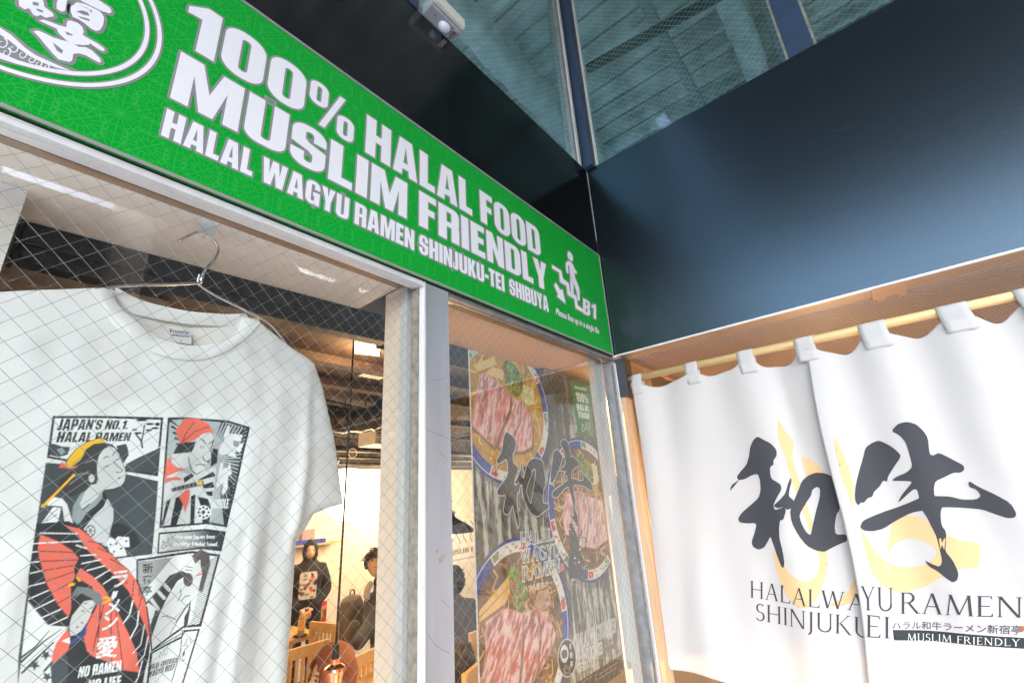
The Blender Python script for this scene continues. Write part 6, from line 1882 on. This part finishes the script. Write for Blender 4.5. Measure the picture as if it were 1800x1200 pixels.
def hijab(parent, c, r, m, yaw, drape=True):
    Hh = bpy.data.objects.new('headscarf', None); COL.objects.link(Hh); Hh.parent = parent; Hh.location = c; Hh.rotation_euler = (0, 0, yaw)
    def cut(d): return d.y < -.35 and (d.x/.62)**2+((d.z+.10)/.72)**2 < 1.0
    def df(d, p):
        q = p.copy(); q += d*.004*math.sin(9*d.z+5*d.x); 
        if d.z < -.3: q.z -= .02
        return q
    o = ellipsoid('scarf_cap', (0, .008, .006), (r*.93, r*1.10, r*1.30), m, Hh, 40, 30, cut, df)
    sm = o.modifiers.new('t', 'SOLIDIFY'); sm.thickness = .006; sm.offset = 1
    if drape:
        prof = [(r*.80, -r*.85), (r*.95, -r*1.15), (r*1.35, -r*1.5), (r*1.85, -r*2.0), (r*1.95, -r*2.25)]
        mb = MB(); n = 40
        for k, (rr, z) in enumerate(prof):
            for q in range(n):
                a = 2*math.pi*q/n; w = 1+.05*math.sin(7*a+k)*k/4
                mb.v.append((rr*w*math.cos(a), rr*w*.68*math.sin(a), z-.03*(1 if math.sin(a) < 0 else 0)*k/4))
        for k in range(len(prof)-1):
            for q in range(n):
                q2 = (q+1) % n; mb.f.append((k*n+q, k*n+q2, (k+1)*n+q2, (k+1)*n+q))
        mb.build('scarf_drape', m, Hh, True)
    return Hh
# --- standing woman, black jacket and headscarf
hc = at(547, 952, 1, 4.75); sc = (hc[2])/1.60
Wm = empty('person', (hc[0], 4.75, 0.0), 'standing person in black headscarf and black jacket over a white printed top', 'person', rz=math.radians(-27))
Z = lambda x, y, z: Vector((x*sc, y*sc, z*sc))
J = {'pel': (Z(0,0,.90), (.155,.115)), 'wai': (Z(0,0,1.04), (.165,.12)), 'che': (Z(0,0,1.20), (.17,.12)), 'nec': (Z(0,.01,1.36), .055), 'nk2': (Z(0,0,1.42), .05)}
B = [('pel','wai'),('wai','che'),('che','nec'),('nec','nk2')]
for s, k in ((-1,'l'),(1,'r')):
    J['sh'+k] = (Z(s*.16,0,1.29), .075); J['el'+k] = (Z(s*.225,.0,1.05), .062); J['wr'+k] = (Z(s*.075,-.17,.90), .042)
    J['hi'+k] = (Z(s*.085,0,.80), .10); J['kn'+k] = (Z(s*.095,0,.46), .07); J['an'+k] = (Z(s*.09,.01,.09), .05); J['to'+k] = (Z(s*.10,-.12,.045), .038)
    B += [('che','sh'+k),('sh'+k,'el'+k),('el'+k,'wr'+k),('pel','hi'+k),('hi'+k,'kn'+k),('kn'+k,'an'+k),('an'+k,'to'+k)]
skin_mesh('clothed_body', J, B, M['black_cloth'], Wm, 2)
hand(Wm, Z(-.07,-.19,.895), (.7,-.2,-.45), (0,-1,0), sc, 1); hand(Wm, Z(.07,-.18,.895), (-.7,-.25,-.45), (0,-1,0), sc, -1)
head(Wm, Z(0,-.01,1.495), .092*sc, 0.1)
hijab(Wm, Z(0,-.01,1.495), .092*sc, M['black_cloth'], 0.1)
cvw = Canvas(-.105, .105, 1.0, 1.31, .010, (28, 27, 28))
r_ = np.random.default_rng(3)
cvw.fill(rrect(-.095, .095, 1.01, 1.30, .03), (205, 200, 192))
for k in range(34):
    cvw.fill(ell(-.09+.18*r_.random(), 1.02+.27*r_.random(), .008+.022*r_.random(), .008+.018*r_.random(), 10), [(60, 58, 58), (120, 118, 116), (225, 222, 216), (40, 40, 42), (190, 80, 70)][r_.integers(5)])
cvw.mesh('chest_print', lambda X, Zz: np.stack([X*sc, (-.137+.30*X*X)*sc+0*Zz, (Zz-.02)*sc], -1), attr_mat('top print', .8), Wm)
# --- man leaning over the table, joints set on the plane he stands in
YM = 3.55
def jm(px, py, dy=0.0): return Vector(at(px, py, 1, YM+dy))
base = jm(690, 1100); Mn = empty('person', (base.x, YM+.12, 0.0), 'person with tousled dark hair and dark jacket leaning over a table, arm reaching down', 'person')
L = lambda v: v-Vector(Mn.location)
u = pxm(jm(665, 1050))
J = {'pel': (Vector((.06,.10,.92)), (.15,.12)), 'wai': (L(jm(692,1105,.05)), (.155,.125)), 'che': (L(jm(678,1062,-.02)), (.17,.13)), 'nec': (L(jm(668,1024,-.06)), .065), 'nk2': (L(jm(664,1012,-.08)), .058)}
B = [('pel','wai'),('wai','che'),('che','nec'),('nec','nk2')]
J['shl'] = (L(jm(652,1050,-.10)), .078); J['ell'] = (L(jm(652,1098,-.42)), .072); J['wrl'] = (L(jm(626,1136,-.72)), .048)
J['shr'] = (L(jm(712,1050,.10)), .078); J['elr'] = (L(jm(726,1100,-.05)), .06); J['wrr'] = (L(jm(712,1140,-.25)), .042)
for s, k in ((-1,'l'),(1,'r')):
    J['hi'+k] = (Vector((.06+s*.09,.10,.82)), .10); J['kn'+k] = (Vector((.06+s*.10,.06,.47)), .075); J['an'+k] = (Vector((.06+s*.10,.12,.09)), .052); J['to'+k] = (Vector((.06+s*.11,-.02,.045)), .04)
    B += [('pel','hi'+k),('hi'+k,'kn'+k),('kn'+k,'an'+k),('an'+k,'to'+k)]
B += [('che','shl'),('shl','ell'),('ell','wrl'),('che','shr'),('shr','elr'),('elr','wrr')]
skin_mesh('clothed_body', J, B, M['grey_cloth'], Mn, 2)
wl = L(jm(622,1140,-.76)); hand(Mn, wl, (-.6,-.5,-.6), (0,0,-1), 1.0, 1)
hand(Mn, L(jm(711,1142,-.27)), (-.2,-.6,-.7), (0,-1,0), 1.0, -1)
hm = L(jm(660, 992, -.10)); head(Mn, hm, .098, math.radians(-38), math.radians(-28), 0)
def hair_def(d, p):
    n = noise.noise(Vector(d)*4.5)*.018+noise.noise(Vector(d)*11)*.012; return p*(1+.0)+Vector(d)*n
Hn = ellipsoid('hair', hm+Vector((.012,.018,.030)), (.100,.112,.112), M['hair'], Mn, 40, 30, lambda d: (d.y < -.15 and d.z < .42) or d.z < -.62, hair_def)
mb = MB(); rr = np.random.default_rng(9)
for k in range(150):
    th = rr.random()*6.28; ph = rr.random()*1.5
    d = Vector((math.sin(ph)*math.cos(th), math.sin(ph)*math.sin(th), math.cos(ph)))
    p0 = hm+Vector((.012,.018,.030))+Vector((d.x*.098,d.y*.11,d.z*.112)); tg = Vector((-.5, -.5, -.4))+Vector(rr.normal(size=3))*.6
    mb.tube([p0, p0+d*.012+tg*.018, p0+d*.008+tg*.04], [.006,.004,.001], 4)
o = mb.build('hair_locks', M['hair'], Mn, True); o['kind'] = 'stuff'
hd = [L(jm(x, y, dy)) for x, y, dy in ((654,1022,-.13),(646,1034,-.16),(644,1048,-.19),(650,1064,-.19))]
skin_mesh('hood', {'a': (hd[0], .030), 'b': (hd[1], .036), 'c': (hd[2], .032), 'd': (hd[3], .014)}, [('a','b'),('b','c'),('c','d')], M['hood'], Mn, 2)
# --- seated person in brown headscarf, close behind the pendant lamp
hs_ = at(582, 1188, 1, 1.46)
Sn = empty('person', (hs_[0], 1.46, 0.0), 'seated person in a brown headscarf with a small star pin, behind the copper pendant', 'person', rz=math.radians(-98))
zh = hs_[2]
J = {'pel': (Vector((0,.05,.50)), (.16,.14)), 'wai': (Vector((0,.03,.66)), (.15,.12)), 'che': (Vector((0,.0,zh-.34)), (.16,.12)), 'nec': (Vector((0,0,zh-.16)), .055), 'nk2': (Vector((0,0,zh-.10)), .05)}
B = [('pel','wai'),('wai','che'),('che','nec'),('nec','nk2')]
for s, k in ((-1,'l'),(1,'r')):
    J['sh'+k] = (Vector((s*.15,0,zh-.25)), .07); J['el'+k] = (Vector((s*.20,-.10,zh-.46)), .055); J['wr'+k] = (Vector((s*.10,-.32,zh-.47)), .04)
    J['hi'+k] = (Vector((s*.09,-.06,.49)), .095); J['kn'+k] = (Vector((s*.10,-.42,.48)), .07); J['an'+k] = (Vector((s*.10,-.40,.09)), .05); J['to'+k] = (Vector((s*.10,-.52,.045)), .038)
    B += [('che','sh'+k),('sh'+k,'el'+k),('el'+k,'wr'+k),('pel','hi'+k),('hi'+k,'kn'+k),('kn'+k,'an'+k),('an'+k,'to'+k)]
skin_mesh('clothed_body', J, B, M['brown_cloth'], Sn, 2)
head(Sn, (0,0,zh), .098)
Hj = hijab(Sn, (0,.0,zh), .098, M['brown_cloth'], 0.0)
st = [(.014*(1 if k % 2 == 0 else .42)*math.cos(math.pi/2+k*math.pi/5), .014*(1 if k % 2 == 0 else .42)*math.sin(math.pi/2+k*math.pi/5)) for k in range(10)]
sp_ = MB().prism(st, 1, 0, .003).build('star_pin', M['hood'], Sn); sp_.location = (.094, -.045, zh+.055); sp_.rotation_euler = (0, 0, math.radians(66))
chair(hs_[0]+.05, 1.46+.10, math.radians(118), 'slat back chair under the seated person in brown headscarf')
# --- two diners seen between mullion and poster
def diner(px, py, y, rz, m, hair, label, lean=0.0):
    h = at(px, py, 1, y); D = empty('person', (h[0], y, 0.0), label, 'person', rz=rz); z = h[2]
    J = {'pel': (Vector((0,.10,.52)), (.16,.13)), 'wai': (Vector((0,.08,.68)), (.155,.125)), 'che': (Vector((0,.03,z-.33)), (.175,.13)), 'nec': (Vector((0,0,z-.16)), .06), 'nk2': (Vector((0,0,z-.10)), .052)}
    B = [('pel','wai'),('wai','che'),('che','nec'),('nec','nk2')]
    for s, k in ((-1,'l'),(1,'r')):
        J['sh'+k] = (Vector((s*.17,.01,z-.24)), .078); J['el'+k] = (Vector((s*.22,-.12,z-.46)), .06); J['wr'+k] = (Vector((s*.12,-.33,z-.46)), .042)
        J['hi'+k] = (Vector((s*.09,-.02,.50)), .095); J['kn'+k] = (Vector((s*.10,-.40,.49)), .07); J['an'+k] = (Vector((s*.10,-.38,.09)), .05); J['to'+k] = (Vector((s*.10,-.50,.045)), .038)
        B += [('che','sh'+k),('sh'+k,'el'+k),('el'+k,'wr'+k),('pel','hi'+k),('hi'+k,'kn'+k),('kn'+k,'an'+k),('an'+k,'to'+k)]
    skin_mesh('clothed_body', J, B, m, D, 2)
    for s in (-1, 1): hand(D, (s*.12, -.36, z-.46), (-s*.3, -.9, -.1), (0, 0, -1), 1.0, s)
    head(D, (0,0,z), .098)
    ellipsoid('hair', Vector((0,.016,z+.012)), (.094,.108,.130), hair, D, 36, 28, lambda d: (d.y < -.30 and d.z < .45), hair_def)
    return D
diner(800, 1020, 2.9, math.radians(150), M['grey_cloth'], M['hair'], 'person in charcoal jacket with back turned, partly hidden by the mullion')
diner(806, 1162, 1.75, math.radians(165), M['black_cloth'], M['hair'], 'dark haired person seated low, seen between mullion and poster')
# backpack on the chair by the leaning man
pb = at(617, 1090, 1, 3.95)
BG = empty('backpack', (pb[0], 3.95, pb[2]-.25), 'grey backpack hanging on a chair behind the pendant cord', 'backpack')
def bagdef(d, p): return Vector((p.x*(1+.10*abs(d.z)), p.y, p.z))+Vector(d)*.02*noise.noise(Vector(d)*3)
def sbox(d, p): 
    q = Vector((math.copysign(abs(d.x)**.55, d.x)*.12, math.copysign(abs(d.y)**.6, d.y)*.085, math.copysign(abs(d.z)**.65, d.z)*.24)); return q+Vector(d)*.015*noise.noise(Vector(d)*4)
own(ellipsoid('bag_body', tuple(pb), (.12,.085,.24), M['bag'], None, 32, 24, None, sbox), BG)
own(ellipsoid('front_pocket', (pb[0]-.02, 3.95-.085, pb[2]-.09), (.085,.04,.11), M['bag'], None, 20, 14), BG)
own(MB().tube(smooth3([(pb[0]-.03, 3.95, pb[2]+.22), (pb[0]-.02, 3.95, pb[2]+.28), (pb[0]+.02, 3.95, pb[2]+.28), (pb[0]+.03, 3.95, pb[2]+.22)]), .008, 8).build('carry_loop', M['bag'], None, True), BG)

# ---------------------------------------------------------------- motion sensor over the black fascia
M['sensor'] = mat('sensor housing', (0.30, 0.33, 0.36), 0.45, var=.1, vscale=20)
M['sensor_pale'] = mat('sensor back plate', (0.60, 0.61, 0.58), 0.5)
M['lens'] = mat('milky lens', (0.70, 0.75, 0.88), 0.25)
SE = empty('motion_sensor', (-1.02, -.03, 3.443), 'grey motion sensor box with milky lens on the top edge of the black fascia', 'motion sensor')
own(box('housing', M['sensor'], -1.093, -.948, -.052, -.0005, 3.4435, 3.490, bevel=.006), SE)
own(box('back_plate', M['sensor_pale'], -1.090, -.951, -.070, -.0525, 3.452, 3.495, bevel=.004), SE)
own(ellipsoid('lens', (-1.010, -.022, 3.4432), (.024, .019, .014), M['lens'], None, 28, 18), SE)
own(box('clear_shield', M['chrome'], -.984, -.966, -.045, -.004, 3.4365, 3.4432, bevel=.002), SE)
own(MB().lathe([(0,0),(.0022,0),(.0022,.003)], 10, (-1.058, -.030, 3.4425)).build('screw', M['black_rub'], None, True), SE)

# ---------------------------------------------------------------- wear and small fixings
M['chip'] = mat('bare patch', (0.34, 0.29, 0.25), 0.8, var=.3, vscale=80)
M['crack'] = mat('hairline', (0.10, 0.09, 0.09), 0.8)
M['scratch'] = mat('pale scratch', (0.085, 0.115, 0.135), 0.35, metal=.92)
M['sealant'] = mat('pale sealant highlight', (0.62, 0.68, 0.76), 0.5)  # highlight on the sealant painted as a pale blue-white
def mpx(pts, y=-.0046): return [(lambda q: (q[0], q[2]))(at(a, b, 1, y)) for a, b in pts]
def mfn(y): return lambda u, v: (u, y, v)
own(shape_mesh('paint_chip', [[('+', mpx([(772,982),(777,974),(785,972),(784,979),(778,986),(772,991)]))], [('+', mpx([(767,966),(770,965),(770,970),(767,971)]))]], mfn(-.0046), M['chip']), SF)
cr = [mpx([(746,752),(760,759),(778,766),(790,771)]), mpx([(775,1052),(783,1060),(790,1066)]), mpx([(752,1113),(762,1130),(775,1140),(790,1147)]), mpx([(770,790),(778,800),(786,806)]), mpx([(760,668),(775,666),(785,663)])]
own(shape_mesh('hairline_crack', [[('+', q) for q in thick(c, .0007)] for c in cr], mfn(-.0046), M['crack']), SF)
def fpx(pts): return [(lambda q: (q[1], q[2]))(at(a, b, 0, -.0008)) for a, b in pts]
r_ = np.random.default_rng(21)
sc_ = [fpx([(1545,272),(1610,262),(1680,240),(1760,222)]), fpx([(1655,292),(1700,270),(1760,245)]), fpx([(1420,360),(1480,345),(1570,318)]), fpx([(1390,392),(1440,382),(1500,366)]), fpx([(1300,395),(1340,380)]), fpx([(1735,412),(1741,408),(1742,416)]), fpx([(1480,225),(1500,219)]), fpx([(1460,232),(1490,226)]), fpx([(1600,205),(1618,202),(1622,208)])]
for k in range(26):
    x, y = r_.uniform(1150, 1790), r_.uniform(130, 430)
    if y < 300-.53*(x-1034)+25 or y > 610-.258*(x-1095): continue
    d = r_.uniform(4, 26); a = r_.uniform(-.7, .1); sc_.append(fpx([(x, y), (x+d*math.cos(a), y+d*math.sin(a))]))
o = own(shape_mesh('scratches', [[('+', q) for q in thick(c, .00045)] for c in sc_], lambda u, v: (-.0007, u, v), M['scratch']), EF); o['kind'] = 'stuff'
for (z0, z1) in ((3.02, 3.10), (3.112, 3.20), (3.205, 3.30), (3.31, 3.425)):
    own(MB().box(-.0022, -.0004, -.0030, -.0014, z0, z1).build('corner_sealant_highlight', M['sealant']), EF)  # broken highlight along the corner sealant, built as pale strips
# loose cables and a fan box under the dining room ceiling
M['pale_box'] = mat('pale unit', (0.5, 0.45, 0.38), 0.5)
CB = empty('ceiling_cable', (0.6, 2.6, 2.6), 'loose black cables drooping under the brown ceiling', 'cable')
for k in range(7):
    x0, x1 = r_.uniform(-.4, 1.6), r_.uniform(.4, 3.0); y0, y1 = r_.uniform(1.9, 3.8), r_.uniform(2.0, 4.0); sg = r_.uniform(.10, .30)
    own(MB().tube([(x0+(x1-x0)*t, y0+(y1-y0)*t, 2.735-sg*math.sin(math.pi*t)) for t in np.linspace(0, 1, 14)], .009, 6).build('cable', M['black_rub'], None, True), CB)
p = at(668, 772, 1, 3.2)
FB = empty('ceiling_unit', tuple(p), 'pale boxy fan unit hung between conduit and duct', 'fan unit')
own(box('unit_case', M['pale_box'], p[0]-.16, p[0]+.16, 3.05, 3.35, p[2]-.07, p[2]+.07, bevel=.01), FB)
for sx in (-.13, .13): own(MB().tube([(p[0]+sx, 3.2, p[2]+.07), (p[0]+sx, 3.2, 2.7495)], .006, 6).build('hanger_rod', M['black_metal']), FB)
for k in range(4): own(box('louvre', M['black_metal'], p[0]-.13, p[0]+.13, 3.044, 3.0495, p[2]-.05+k*.028, p[2]-.042+k*.028), FB)
